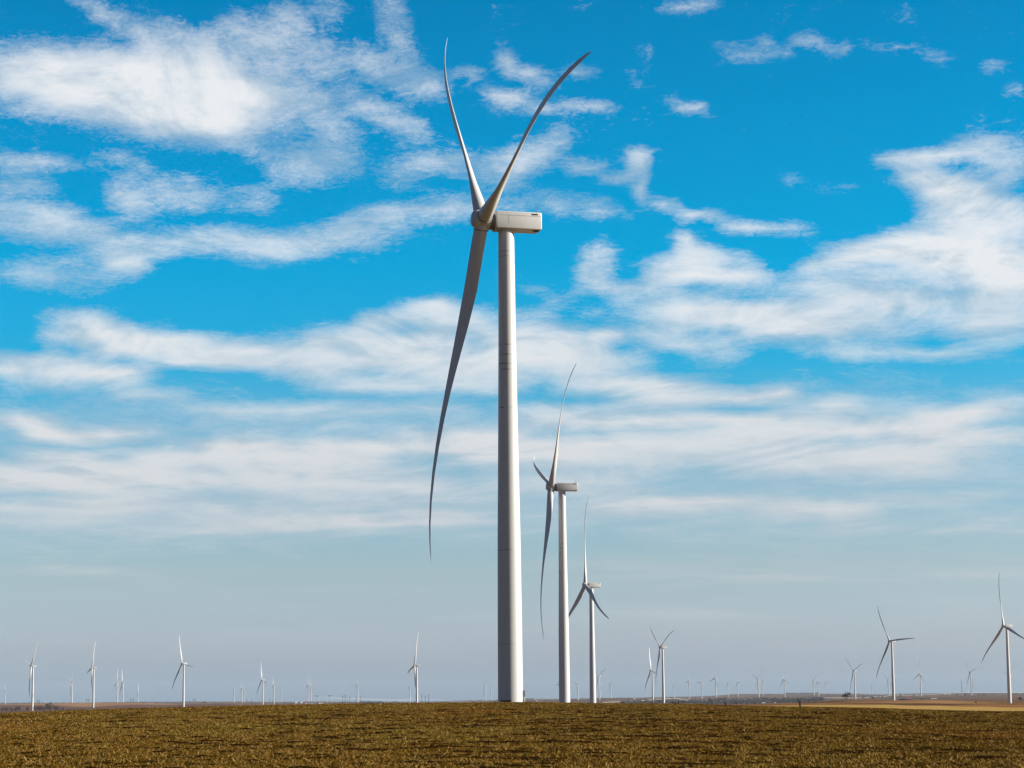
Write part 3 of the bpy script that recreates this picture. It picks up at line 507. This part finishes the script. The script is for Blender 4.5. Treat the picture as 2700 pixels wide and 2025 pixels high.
def blade_point(s_, a):
    RR = 63.5; be = R(np.interp(s_, [.05, .12, .2, .3], [38, 37, 33, 25])); c = np.interp(s_, [.05, .10, .2, .3], [2.5, 2.7, 3.2, 3.1]); t = np.interp(s_, [.05, .1, .2, .3], [1., .86, .56, .46])
    circ = max(0., min(1., (t - .5) / .5)); ax = .5 * circ + .32 * (1 - circ); off = math.tan(.026) * s_ * RR + .083 * s_ * s_ * RR
    xc = .5 + .5 * math.cos(a); yt = 5 * t * (.2969 * math.sqrt(xc) - .126 * xc - .3516 * xc ** 2 + .2843 * xc ** 3 - .1036 * xc ** 4)
    yy = .5 * math.sin(a) * circ * t + ((1 if math.sin(a) >= 0 else -1) * yt * .5 - .16 * xc * (1 - xc) * (1 - circ)) * (1 - circ)
    return Vector((math.sin(be) * (ax - xc) * c + math.cos(be) * yy * c + off, math.cos(be) * (ax - xc) * c - math.sin(be) * yy * c, s_ * RR))
def vg_mesh():
    mb = MB(); rg = []
    for k in range(61):
        s_ = .045 + k * .0029; a_ = R(-62); p = blade_point(s_, a_); e = blade_point(s_, a_ + .12) - blade_point(s_, a_ - .12); e.normalize()
        n = Vector((-e.y, e.x, 0)); n = -n if n.x > 0 else n; hgt = .30 if k % 2 else .06
        rg.append([p - e * .16 + n * .05, p - n * -.0 - e * .02 - n * hgt, p + e * .10 + n * .05])
    return mb.rings(rg).mesh('vortex_generators')
def hub_mesh():
    mb = MB()
    mb.lathe([(.6, -2.05), (1.15, -1.95), (1.5, -1.6), (1.68, -1.0), (1.72, 0), (1.66, .9), (1.45, 1.35), (1.2, 1.5)], 40, 'X')
    for k in range(3):
        a = 2 * math.pi * k / 3
        d = Vector((0.03, math.sin(a), math.cos(a)))
        mb.tube(d * .5, d * 1.8, 1.42, 1.38, 32)
    return mb.mesh('hub', 35)
ME = dict(tower=tower_mesh(), blade=blade_mesh(), feather=blade_mesh(48, R(40)), vg=vg_mesh(), hub=hub_mesh())
ME['root'] = MB().lathe([(1.27, 1.74), (1.36, 1.76), (1.36, 1.9), (1.27, 1.92)], 40).mesh('root_seal', 40)
ME['nacelle'] = MB().box((1.95, 0, .16), (8.5, 3.9, 3.2), .22).mesh('nacelle', 40)
ME['bearing'] = MB().lathe([(1.25, -3.1), (1.42, -3.0), (1.42, -2.8), (1.3, -2.7), (1.3, -2.5), (1.5, -2.4), (1.5, -2.2)], 36, 'X').mesh('main_bearing', 40)
ME['vent'] = MB().box((4.85, -1.9, 1.32), (1.15, .14, .27)).mesh('side_vent')
ME['hatch'] = MB().box((5.45, -.9, -1.46), (.9, 1.3, .1)).box((4.7, -1.2, -1.455), (.3, .5, .08)).mesh('floor_hatch')
ME['trim'] = MB().box((2.05, -1.955, 1.0), (7.9, .03, .04)).box((.0, -1.953, .2), (.03, .026, 1.6)).mesh('panel_seam')
ME['mast'] = MB().tube((5.6, -.5, 1.7), (5.6, -.5, 2.15), .16, .13, 10).tube((5.6, -.5, 2.1), (5.58, -.5, 3.05), .035, .03, 8).box((5.5, -.5, 3.0), (.3, .06, .06)).mesh('wind_mast')
ME['lug'] = MB().box((2.0, -.6, 1.78), (.7, .5, .1)).mesh('roof_lug')
ME['yaw'] = MB().lathe([(1.43, -1.7), (1.5, -1.66), (1.5, -1.46), (1.45, -1.42)], 48).mesh('yaw_ring', 40)
for k, mk in dict(tower='tower', blade='paint', feather='paint', vg='paint', hub='paint', nacelle='paint', bearing='seal', vent='black', hatch='black', trim='seal', mast='dark', lug='seal', yaw='paint', root='dark').items():
    ME[k].materials.append(M[mk])
def turbine(key, hx, hy, hz, psi, yaw, label):
    a = R(yaw); ux, uy = -math.cos(a), -math.sin(a)
    bx, by = hx - ux * OVER, hy - uy * OVER
    d = math.hypot(bx, by); detail = d < 2000
    t = empty('wind_turbine', (bx, by, hz - HUBZ), a)
    tag(t, label, 'wind turbine', 'white wind turbines of the wind farm')
    mesh_obj('tower', ME['tower'], None, t)
    na_ = mesh_obj('nacelle', ME['nacelle'], None, t, Matrix.Translation((0, 0, HUBZ - .35)))
    if d < 6000:
        for k, nm in (('bearing', 'main_bearing'), ('vent', 'side_vent'), ('mast', 'wind_mast')): mesh_obj(nm, ME[k], None, na_)
    if detail:
        for k, nm in (('hatch', 'floor_hatch'), ('trim', 'panel_seam'), ('lug', 'roof_lug'), ('yaw', 'yaw_ring')): mesh_obj(nm, ME[k], None, na_)
    tl = Matrix.Rotation(TILT, 4, 'Y')       # raises the upwind end (-X)
    hubc = Matrix.Translation((-OVER, 0, HUBZ))
    # rotor frame: columns (upwind, tangential, radial)
    def frame(ps):
        w = Vector((0, 0, 1)); u = Vector((-1, 0, 0)); v = Vector((0, -1, 0))
        r = w * math.cos(ps) + v * math.sin(ps); tg = -w * math.sin(ps) + v * math.cos(ps)
        return Matrix((u, tg, r)).transposed().to_4x4()
    mesh_obj('hub', ME['hub'], None, t, hubc @ tl @ frame(R(psi)) @ Matrix.Diagonal((-1, -1, 1, 1)))
    for k in range(3):
        b = mesh_obj('blade', ME['feather' if key in FEATHER else 'blade'], None, t, hubc @ tl @ frame(R(psi + 120 * k)))
        if detail: mesh_obj('vortex_generators', ME['vg'], None, b); mesh_obj('root_seal', ME['root'], None, b)
    return t
FEATHER = {'B', 'C', 'D', 'E', 'F', 'G', 'H', 'L', 'S', 'AA'}       # stopped, blades turned edge to the wind
TOBJ = {}
for key, hx, hy, hz, psi, yaw, px in TURBINES:
    psi, yaw = {'T2': (47, 7), 'H': (96, 31), 'L': (100, 25)}.get(key, (psi, yaw))
    TOBJ[key] = turbine(key, hx, hy, hz, psi, yaw, LABELS[key])
# entrance of the nearest tower: door, steps with handrail
T1 = TOBJ['T1']; inv = Matrix.Rotation(-T1.rotation_euler.z, 4, 'Z'); low = inv @ Matrix.Translation((0, 0, -.42))
dr = MB().box((2.3, 0, 4.2), (.35, 1.0, 2.3), .05); dr = dr.build('door', M['paint'], T1, mtx=low)
MB().box((2.5, 0, 5.38), (.12, 1.15, .1), .03).tube((2.48, -.5, 4.3), (2.48, -.5, 5.35), .06, .04, 8).build('door_frame', M['dark'], dr)
st = MB().box((3.35, 0, 2.95), (1.6, 1.3, .1))
for k in range(10): st.box((4.25 + k * .27, 0, 2.75 - k * .29), (.26, 1.1, .06))
st = st.build('entry_steps', M['galv'], T1, mtx=low)
hr = MB()
for y in (-.62, .62):
    hr.tube((2.6, y, 3.95), (4.15, y, 3.95), .06, seg=8).tube((2.6, y, 3.5), (4.15, y, 3.5), .045, seg=8).tube((4.15, y, 3.95), (6.7, y, 1.2), .06, seg=8).tube((4.1, y, 3.5), (6.5, y, .9), .045, seg=8)
    for x, z0, z1 in ((2.65, .2, 3.95), (4.1, .2, 3.95), (5.4, 1.0, 2.6), (6.6, .2, 1.3)): hr.tube((x, y, z0), (x, y, z1), .055, seg=8)
hr.build('handrail', M['galv'], st)
bx_, by_ = T1.location.x - .7, T1.location.y - 6.0
zt_ = -0.42
eb = empty('equipment_box', (bx_, by_, gz(bx_, by_)))
tag(eb, 'low dark equipment box at the foot of the tallest turbine tower', 'equipment box')
hgt = zt_ - eb.location.z
MB().box((0, 0, hgt * .5), (1.7, 1.0, hgt), .04).build('cabinet', M['black'], eb)
MB().box((-.15, 0, hgt + .04), (2.1, 1.2, .12), .03).build('lid', M['dark'], eb)

# ------------------------------------------------------------------ small things on the land: each measured bearing gets its own distance and real size
def ray(px, py):
    u, v = px - 1350., py - 1012.5; c, s = math.cos(ROLL), math.sin(ROLL)
    w = FPX * fwd + (u * c - v * s) * rt0 - (u * s + v * c) * up0
    return w / math.hypot(w.x, w.y)
def P(px, py, D): return ray(px, py) * D
def GP(px, D):
    r = ray(px, 1845) * D; return Vector((r.x, r.y, gz(r.x, r.y)))
def facing(px): r = ray(px, 1845); return -math.atan2(r.x, r.y)
def wooden_post(px, ytop, D, w, label, group='posts along the field edge'):
    b = GP(px, D); h = P(px, ytop, D).z - b.z
    mb = MB().box((0, 0, h / 2 - .05), (w, w, h + .1), .015)
    o = mb.build('fence_post', M['wood']); o.location = b; o.rotation_euler = (R(1), R(-1.5), facing(px) + .2); tag(o, label, 'post', group)
wooden_post(2109, 1848.6, 262, .17, 'dark stubby post where the straw coloured grass strip meets the wheat')
wooden_post(1913, 1850.8, 305, .21, 'dark stubby post at the narrow tip of the orange grass')
wooden_post(1863.5, 1851.8, 330, .12, 'thin dark post left of the two stubby posts, taller of a thin pair')
wooden_post(1878, 1853.2, 330, .10, 'thinnest short post just left of the stubby posts')
br = empty('fence_brace', GP(1782, 348), facing(1782)); tag(br, 'pair of thin weathered posts joined by one rail at the crest of the wheat', 'fence')
b0 = br.location; hb = P(1774, 1848, 348).z - b0.z; hw = 7.6 * 348 / FPX
for sx_ in (-hw, hw): MB().tube((sx_, 0, -.1), (sx_ * 1.01, 0, hb), .10, .09, 10).build('post', M['wood'], br)
MB().tube((-hw, 0, hb - .32), (hw, 0, hb - .30), .055, seg=8).build('rail', M['wood'], br)

def hframe(px, ytop, D, half, label, arm=True, r=.5, group='twin pole pylons of the power line'):
    b = GP(px, D); h = P(px, ytop, D).z - b.z
    t = empty('transmission_pylon', b, facing(px)); tag(t, label, 'pylon', group)
    for s_ in (-half, half): MB().tube((s_, 0, -.5), (s_, 0, h), r, r * .8, 8).build('pole', M['polewood'], t)
    if arm: MB().box((0, 0, h * .82), (half * 3.4, .35, .35)).tube((-half, 0, h * .45), (half, 0, h * .75), r * .5, seg=6).tube((half, 0, h * .45), (-half, 0, h * .75), r * .5, seg=6).build('crossarm', M['polewood'], t)
    return t
for px, yt, D, hf, lab in ((101, 1845, 7000, 3.6, 'twin pole pylon on the brown hill just right of the turbine among the scrub'),
                           (231, 1842, 7000, 4.0, 'twin pole pylon against the left edge of the turbine on the purple brown slope'),
                           (348, 1841, 7200, 4.0, 'twin pole pylon before the blue far hills, left of the faintest turbine there'),
                           (513, 1841, 7200, 3.9, 'twin pole pylon left of the far dark roofed farmhouse'),
                           (1772, 1837, 6500, 3.6, 'twin pole pylon behind the pair of railed posts'),
                           (1985, 1838, 7500, 3.2, 'twin pole pylon on the wooded rise left of the white van sized sheds'),
                           (2175, 1836, 8500, 3.2, 'twin pole pylon left of the bare tree'),
                           (2360, 1829, 9500, 3.2, 'twin pole pylon right behind the tower of the large turbine with one level blade')):
    hframe(px, yt, D, hf, lab)
def utility_pole(px, ytop, D, label, arms=1, mat='polewood', r=.32):
    b = GP(px, D); h = P(px, ytop, D).z - b.z
    t = empty('utility_pole', b, facing(px)); tag(t, label, 'utility pole', 'power poles beyond the crest of the wheat')
    MB().tube((0, 0, -.5), (0, 0, h), r, r * .75, 8).build('pole', M[mat], t)
    for k in range(arms): MB().box((0, -.3, h - 1.2 - k * 2.2), (3.4, .25, .3)).build('crossarm', M[mat], t)
U = ((650, 1844, 'leftmost pole of the trio left of the middle distance turbine with blade leaning left'), (657.5, 1849, 'short middle pole of the trio left of the middle distance turbine'),
     (664, 1844.5, 'right hand pole of the trio left of the middle distance turbine'), (711.5, 1842, 'tall pole left of the slim turbine tower beside two poles'), (718.5, 1847, 'short pole close to the left side of the slim turbine tower'),
     (724.5, 1842, 'tall pole touching the right side of the slim turbine tower'), (903.5, 1834, 'pale leftmost pole of the row right of the gantries'), (910, 1832.5, 'tallest pole of the row right of the gantries'),
     (916.5, 1842, 'shortest pole of the row right of the gantries'), (922.5, 1836.5, 'pole between the shortest pole and the turbine right of the gantries'), (938.5, 1836.5, 'pole just left of the small turbine that stands among poles'),
     (950.5, 1836, 'pole just right of the small turbine that stands among poles'), (1112, 1830.5, 'reddish pole nearest the bright turbine with a sickle shaped left blade'), (1121.3, 1835, 'shorter middle pole right of the turbine with a sickle shaped left blade'),
     (1130.3, 1830.5, 'tall pole at the right end of the trio near the sunlit wire'))
for px, yt, lab in U: utility_pole(px, yt, 5700, lab, 1 + (yt < 1840), r=.55)
utility_pole(772.4, 1840, 5600, 'slender white mast left of the white sheds', 0, 'galv', .45)
def gantry(px0, px1, yt, D, label):
    pm = (px0 + px1) / 2; b = GP(pm, D); h = P(pm, yt, D).z - b.z; hw = (px1 - px0) / 2 * D / FPX
    t = empty('substation_gantry', b, facing(pm)); tag(t, label, 'gantry', 'steel gantries of the substation')
    for s_ in (-hw, hw): MB().tube((s_, -1.5, -.5), (s_, 0, h), .3, .22, 8).tube((s_, 1.5, -.5), (s_, 0, h), .3, .22, 8).tube((s_ , 0, h - .5), (s_, 0, h + 1.5), .12, .05, 6).build('leg', M['galv'], t)
    bm_ = MB()
    for k in range(8):
        x0 = -hw + k * hw / 4; bm_.tube((x0, 0, h - .9), (x0 + hw / 4, 0, h), .14, seg=6)
    bm_.box((0, 0, h), (hw * 2, .4, .4)).box((0, 0, h - .9), (hw * 2, .4, .4)).build('beam', M['dark'], t)
gantry(829, 841.5, 1834.8, 5300, 'left one of the two square topped steel gantries'); gantry(863, 876, 1834.3, 5300, 'right one of the two square topped steel gantries')
def shed(px0, px1, ytop, D, label, wall='white', roof='white', depth=8., base=None, name='shed', cat='shed'):
    pm = (px0 + px1) / 2; b = GP(pm, D); w = (px1 - px0) * D / FPX; h = P(pm, ytop, D).z - b.z
    if base: b = P(pm, base, D); h = P(pm, ytop, D).z - b.z; b.z -= .2; h += .2
    h = max(h, 2.2)
    t = empty(name, b, facing(pm)); tag(t, label, cat)
    hw_ = h * .72; MB().box((0, 0, hw_ / 2 - .5), (w, depth, hw_ + 1.)).build('wall', M[wall], t)
    rf = MB(); e = .4
    pts = [(-w / 2 - e, -depth / 2 - e, hw_), (w / 2 + e, -depth / 2 - e, hw_), (w / 2 + e, depth / 2 + e, hw_), (-w / 2 - e, depth / 2 + e, hw_), (-w / 2 - e, 0, h), (w / 2 + e, 0, h)]
    v = [rf.bm.verts.new(p) for p in pts]
    for f in ((0, 1, 5, 4), (2, 3, 4, 5), (0, 4, 3), (1, 2, 5), (3, 2, 1, 0)): rf.bm.faces.new([v[i] for i in f])
    rf.build('roof', M[roof], t)
    MB().box((w * .15, -depth / 2 - .03, min(1.1, hw_ * .4)), (min(2.4, w * .2), .08, min(2.2, hw_ * .8))).build('door', M['greyroof'], t)
shed(778, 784, 1850, 5600, 'small white shed right of the slender white mast')
shed(793, 797.5, 1850.4, 5600, 'smallest white shed between the mast and the close pair of turbines')
shed(804, 811, 1849.2, 5600, 'white shed with reddish roof left of the close pair of turbines', roof='redroof')
shed(815, 825, 1850, 5400, 'white control building at the feet of the close pair of turbines', wall='white', roof='greyroof')
shed(840.5, 853, 1850.3, 5400, 'long white shed with red roof between the two gantries', roof='redroof', depth=14)
shed(534, 544, 1849.3, 9000, 'far farmhouse with dark roof on the skyline left of the middle', wall='greyroof', roof='greyroof', base=1853, name='farmhouse', cat='house')
shed(2389.5, 2394.5, 1840.8, 4400, 'left half of the red barns right of the large turbine with one level blade', wall='redbarn', roof='redbarn', base=1845, name='barn', cat='barn')
shed(2396.5, 2403, 1840.6, 4400, 'right hand red barn, next to its twin right of the large turbine', wall='redbarn', roof='redbarn', base=1845, name='barn', cat='barn')
shed(2370, 2389, 1841.6, 4450, 'long low dark shed left of the red barns', wall='greyroof', roof='greyroof', base=1845, depth=6)
shed(2298, 2303, 1835.3, 8000, 'dark blue cabin at the pale track behind the gold grass', wall='blue', roof='blue', base=1841)
shed(2303.5, 2312, 1837, 8000, 'pinkish low shed beside the dark blue cabin', wall='redbarn', roof='white', base=1840)
shed(2233, 2243, 1825.8, 8200, 'blue tank house half hidden behind the bare tree', wall='blue', roof='blue', base=1831)
shed(2456, 2469, 1841.8, 4300, 'low shed with pale grey roof on the right of the field edge', wall='greyroof', roof='white', base=1846)
shed(2009, 2018, 1852, 4300, 'white shed at the foot of the wooded rise, larger of two', base=1856)
shed(2042, 2046, 1851.8, 4300, 'small white shed right of the larger white one under the wooded rise', base=1855)
for a in ((2490, 2496, 1829.5, 'pale house left of the radio mast with crossbar'), (2501, 2507, 1830, 'pale house nearest the left of the radio mast'), (2543, 2548, 1825.5, 'white house right of the foot of the radio mast with crossbar'),
          (2686, 2692, 1826.3, 'white house on the skyline at the right edge')): shed(a[0], a[1], a[2], 9300, a[3], base=a[2] + 4.5, name='farmhouse', cat='house')
def mast(px, yt, yb, D, label, bars):
    b = P(px, yb, D); b.z = gz(b.x, b.y) - .5; h = P(px, yt, D).z - b.z
    t = empty('radio_mast', b, facing(px)); tag(t, label, 'radio mast', 'lattice radio masts')
    l = MB(); w = 1.3
    for q in ((-w, -w), (w, -w), (0, w)): l.tube((q[0], q[1], 0), (q[0] * .5, q[1] * .5, h), .45, .32, 6)
    for k in range(14):
        z0, z1 = h * k / 14, h * (k + 1) / 14; f0 = 1 - .5 * k / 14; l.tube((-w * f0, -w * f0, z0), (w * f0, -w * f0, z1), .2, seg=5).tube((w * f0, -w * f0, z0), (0, w * f0, z1), .2, seg=5)
    l.build('lattice', M['galv'], t)
    for f_, wd_ in bars: MB().box((0, -1, h * f_), (wd_, .5, .9)).build('antenna', M['galv'], t)
mast(2536.5, 1794, 1829, 9400, 'thin lattice radio mast with wide crossbar right of the middle', ((.35, 14), (.5, 4)))
mast(2565, 1789, 1829, 9400, 'taller lattice radio mast with a platform at its top, right of a small turbine', ((.98, 4.5), (.6, 3)))
shed(1671.5, 1675, 1841, 9000, 'slim white silo house on the far slope right of the third turbine', base=1848)
# power line
def cable(pts, label, rad=.1):
    p = [P(*q) for q in pts]; out = []
    for i in range(len(p) - 1):
        p0, p1, p2, p3 = p[max(i - 1, 0)], p[i], p[i + 1], p[min(i + 2, len(p) - 1)]
        for k in range(10):
            t = k / 10; out.append(.5 * ((2 * p1) + (-p0 + p2) * t + (2 * p0 - 5 * p1 + 4 * p2 - p3) * t * t + (-p0 + 3 * p1 - 3 * p2 + p3) * t ** 3))
    out.append(p[-1]); mb = MB(); rg = []
    for q in out: rg.append([(q.x, q.y + rad * math.cos(a), q.z + rad * math.sin(a)) for a in (2 * math.pi * k / 6 for k in range(6))])
    tag(mb.rings(rg).build('power_cable', M['wire'], None, 60), label, 'cable', 'sunlit cables of the power line')
cable([(842, 1837, 5300), (895, 1842.5, 5400), (945, 1842, 5500), (1000, 1844.6, 5600), (1055, 1845.5, 5650), (1090, 1841, 5700), (1121, 1838, 5700)], 'sunlit cable from the left gantry rising to the trio of poles')
cable([(872, 1837.5, 5300), (910, 1843.2, 5400), (950, 1843, 5500), (1010, 1846, 5600), (1070, 1847, 5650), (1128, 1843.5, 5700), (1170, 1847.2, 5750), (1215, 1850.8, 5800), (1300, 1852, 5850)], 'sunlit cable sagging from the right gantry past the trio of poles towards the tallest tower')
cable([(1590, 1852, 6080), (1640, 1850, 6180), (1690, 1847.5, 6300), (1772, 1841.5, 6500), (1810, 1845.5, 6700), (1850, 1849.6, 6800), (1900, 1850.6, 7000), (1940, 1848, 7250), (1985, 1842, 7500), (2020, 1845, 7700), (2055, 1846.8, 7900), (2110, 1845, 8200), (2175, 1839.5, 8500)], 'sunlit cable in two deep sags across the wooded valley right of the third turbine', .32)
cable([(2175, 1839.5, 8500), (2245, 1840.3, 8900), (2290, 1839.3, 9150), (2330, 1836, 9350), (2360, 1833, 9500), (2420, 1833, 10000), (2455, 1831, 10200), (2495, 1828, 10500), (2560, 1825.6, 11000), (2630, 1826.6, 11500), (2700, 1825, 12000)], 'sunlit cable climbing from the bare tree to the skyline at the right', .32)
# gravel yard of the substation
yv = []; 
for px, D in ((826, 4700), (884, 4700), (884, 5550), (826, 5550)): q = GP(px, D); yv.append((q.x, q.y, q.z))
def patch(name, px0, px1, D0, D1, mat, n=14):
    vs, fs = [], []
    for i in range(n):
        for j in range(n):
            q = GP(px0 + (px1 - px0) * i / (n - 1), D0 + (D1 - D0) * j / (n - 1)); vs.append((q.x, q.y, q.z + .25))
    for i in range(n - 1):
        for j in range(n - 1): fs.append((i * n + j, (i + 1) * n + j, (i + 1) * n + j + 1, i * n + j + 1))
    tag(mesh_obj(name, np_mesh(name, vs, fs, 4), mat), kind='structure')
patch('gravel_yard', 826, 884, 4700, 5550, M['gravel'])
patch('farm_track', 520, 556, 8600, 8950, M['gravel'], 8)

# ------------------------------------------------------------------ trees and scrub
def bare_tree(loc, h, spread, seed, label, cat='tree', name='bare_tree', group=None, thick=.035, depth=6, mass=0):
    rd = random.Random(seed); t = empty(name, loc, rd.random() * 6); tag(t, label, cat, group)
    tr, cr = MB(), MB()
    def grow(mb, p, d, ln, r, k):
        q = p + d * ln; mb.tube(p, q, r, r * .7, 6, False)
        if k == 0: return
        for i in range(rd.choice((2, 3, 3))):
            nd = (d + Vector((rd.gauss(0, 1), rd.gauss(0, 1), rd.gauss(.12, .5))) * spread).normalized()
            grow(cr, q, nd, ln * rd.uniform(.62, .88), max(r * .66, h * .006), k - 1)
    for k in range(rd.choice((2, 3))):
        d = Vector((rd.gauss(0, .45), rd.gauss(0, .35), 1)).normalized(); grow(tr, Vector((0, 0, -.3)), d, h * .28, h * thick, depth - 1)
    for k in range(mass):
        u = Vector((rd.gauss(0, 1), rd.gauss(0, 1), rd.gauss(0, 1))).normalized() * rd.random() ** .4
        c = Vector((u.x * h * .55, u.y * h * .55, h * .5 + u.z * h * .42))
        cr.bm.faces.new([cr.bm.verts.new(c + Vector((rd.gauss(0, h * .05), rd.gauss(0, h * .05), rd.gauss(0, h * .09)))) for _ in range(3)])
    tr.build('trunk', M['bark'], t); cr.build('crown', M['twig'], t)
bare_tree(GP(2231, 3300), 11.5, .6, 5, 'bare dark tree with leaning trunks on the pasture crest before the blue tank house', thick=.05, mass=60)
LB = ('at the far left edge of the photo', 'second from the left edge', 'third from the left edge', 'fourth from the left edge', 'below the orange strip left of the turbine in the scrub', 'touching the left side of the turbine in the scrub', 'touching the right side of the turbine in the scrub',
      'second right of the turbine in the scrub', 'third right of the turbine in the scrub', 'tallest and most open one, right of the turbine in the scrub', 'right of the tallest open bush', 'lone one at the right end of the row')
for i, (px, hh, D) in enumerate(((6, 5.0, 3600), (18, 5.6, 3560), (31, 5.0, 3620), (42, 4.6, 3580), (49, 6.5, 3640), (74, 5.0, 3600), (94, 6.2, 3620), (106, 6.6, 3600), (118, 5.4, 3640), (131, 9.5, 3600), (149, 6.4, 3660), (166, 4.0, 3700))):
    bare_tree(GP(px, D), hh * 1.35, .75, 40 + i, 'leafless bush, ' + LB[i], 'bush', 'bare_bush', 'leafless bushes at the foot of the brown hill', .03, 5, 170)
def cedar(px, D, h, label):
    t = empty('cedar_bush', GP(px, D), 0); tag(t, label, 'bush', 'dark evergreen bushes dotted on the land')
    MB().tube((0, 0, -.3), (0, 0, h * .5), h * .06, h * .03, 8).build('trunk', M['bark'], t)
    n = 420; u = rng.normal(0, 1, (n, 3)); u /= np.linalg.norm(u, axis=1)[:, None]; rad = rng.random(n) ** .4 * (1 + .25 * np.sin(u[:, 0] * 5) * np.sin(u[:, 2] * 4 + h))
    c = u * rad[:, None] * np.array((h * .55, h * .55, h * .48)) + np.array((0, 0, h * .52))
    v = c[:, None, :] + rng.normal(0, h * .06, (n, 3, 3)); mesh_obj('crown', np_mesh('crown', v.reshape(-1, 3), np.arange(n * 3).reshape(-1, 3)), M['cedar'], t)
for px, D, h, lab in ((104, 6450, 2.6, 'round dark bush at the crest under the leftmost twin pole pylon'), (133, 6450, 3.2, 'largest dark bush on the crest of the brown hill'), (147, 6450, 2.6, 'dark bush on the crest right of the largest one there'),
                      (2431, 3700, 2.6, 'dark bush at the field edge left of the pale roofed shed'), (2573, 2000, 1.7, 'dark round bush at the end of the dark strip in the brown pasture'), (2628, 2350, 2.0, 'dark bush left of the foot of the big right hand turbine, farther one'),
                      (2641, 2350, 2.2, 'dark bush nearest the left foot of the big right hand turbine'), (2688, 2350, 1.8, 'small dark bush right of the foot of the big right hand turbine'), (2690, 3300, 5.0, 'larger dark bush behind the right edge of the pasture')):
    cedar(px, D, h, lab)
def woodland():
    cs = []
    for i in range(800):
        px = random.uniform(1640, 2170); D = random.uniform(4600, 5600 + 900 * (.5 + .5 * math.sin(px / 37) * math.cos(px / 71)))
        if random.random() < .25 * (px > 2100): continue
        q = GP(px, D) if False else None; cs.append((px, D, random.uniform(5, 10)))
    for i in range(700):
        cs.append((random.uniform(-100, 2800), math.exp(random.uniform(math.log(8000), math.log(19500))), random.uniform(4, 8)))
    for i in range(160): cs.append((random.uniform(2070, 2160), random.uniform(18500, 19500), random.uniform(6, 12)))
    for i in range(90): cs.append((random.uniform(945, 1010), random.uniform(7000, 8000), random.uniform(5, 9)))
    rr = [ray(c[0], 1845) for c in cs]; X = np.array([r.x * c[1] for r, c in zip(rr, cs)]); Y = np.array([r.y * c[1] for r, c in zip(rr, cs)]); H = np.array([c[2] for c in cs]); Zg = ground(X, Y)
    n = 70; u = rng.normal(0, 1, (len(cs), n, 3)); u /= np.linalg.norm(u, axis=2)[..., None]
    c = u * (rng.random((len(cs), n, 1)) ** .4) * (H[:, None, None] * np.array((.7, .7, .5))) + np.stack([X, Y, Zg + H * .5], -1)[:, None, :]
    v = c[:, :, None, :] + rng.normal(0, 1, (len(cs), n, 3, 3)) * (H * .11)[:, None, None, None]
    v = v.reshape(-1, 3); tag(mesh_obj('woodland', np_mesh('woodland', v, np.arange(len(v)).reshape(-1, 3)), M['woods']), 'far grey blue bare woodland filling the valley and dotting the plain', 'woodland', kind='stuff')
woodland()

# ------------------------------------------------------------------ air: one closed box of pale haze
hb_ = MB().box((0, 0, 70), (52000, 52000, 260)).mesh('haze')
hm = bpy.data.materials.new('haze_air'); hm.use_nodes = True; nt = hm.node_tree
for n_ in list(nt.nodes):
    if n_.type != 'OUTPUT_MATERIAL': nt.nodes.remove(n_)
pv = nt.nodes.new('ShaderNodeVolumePrincipled'); pv.inputs['Color'].default_value = HAZE_C; pv.inputs['Density'].default_value = HAZE_D; pv.inputs['Anisotropy'].default_value = 0.0
nt.links.new(pv.outputs[0], [n_ for n_ in nt.nodes if n_.type == 'OUTPUT_MATERIAL'][0].inputs['Volume'])
tag(mesh_obj('haze', hb_, hm), kind='stuff')
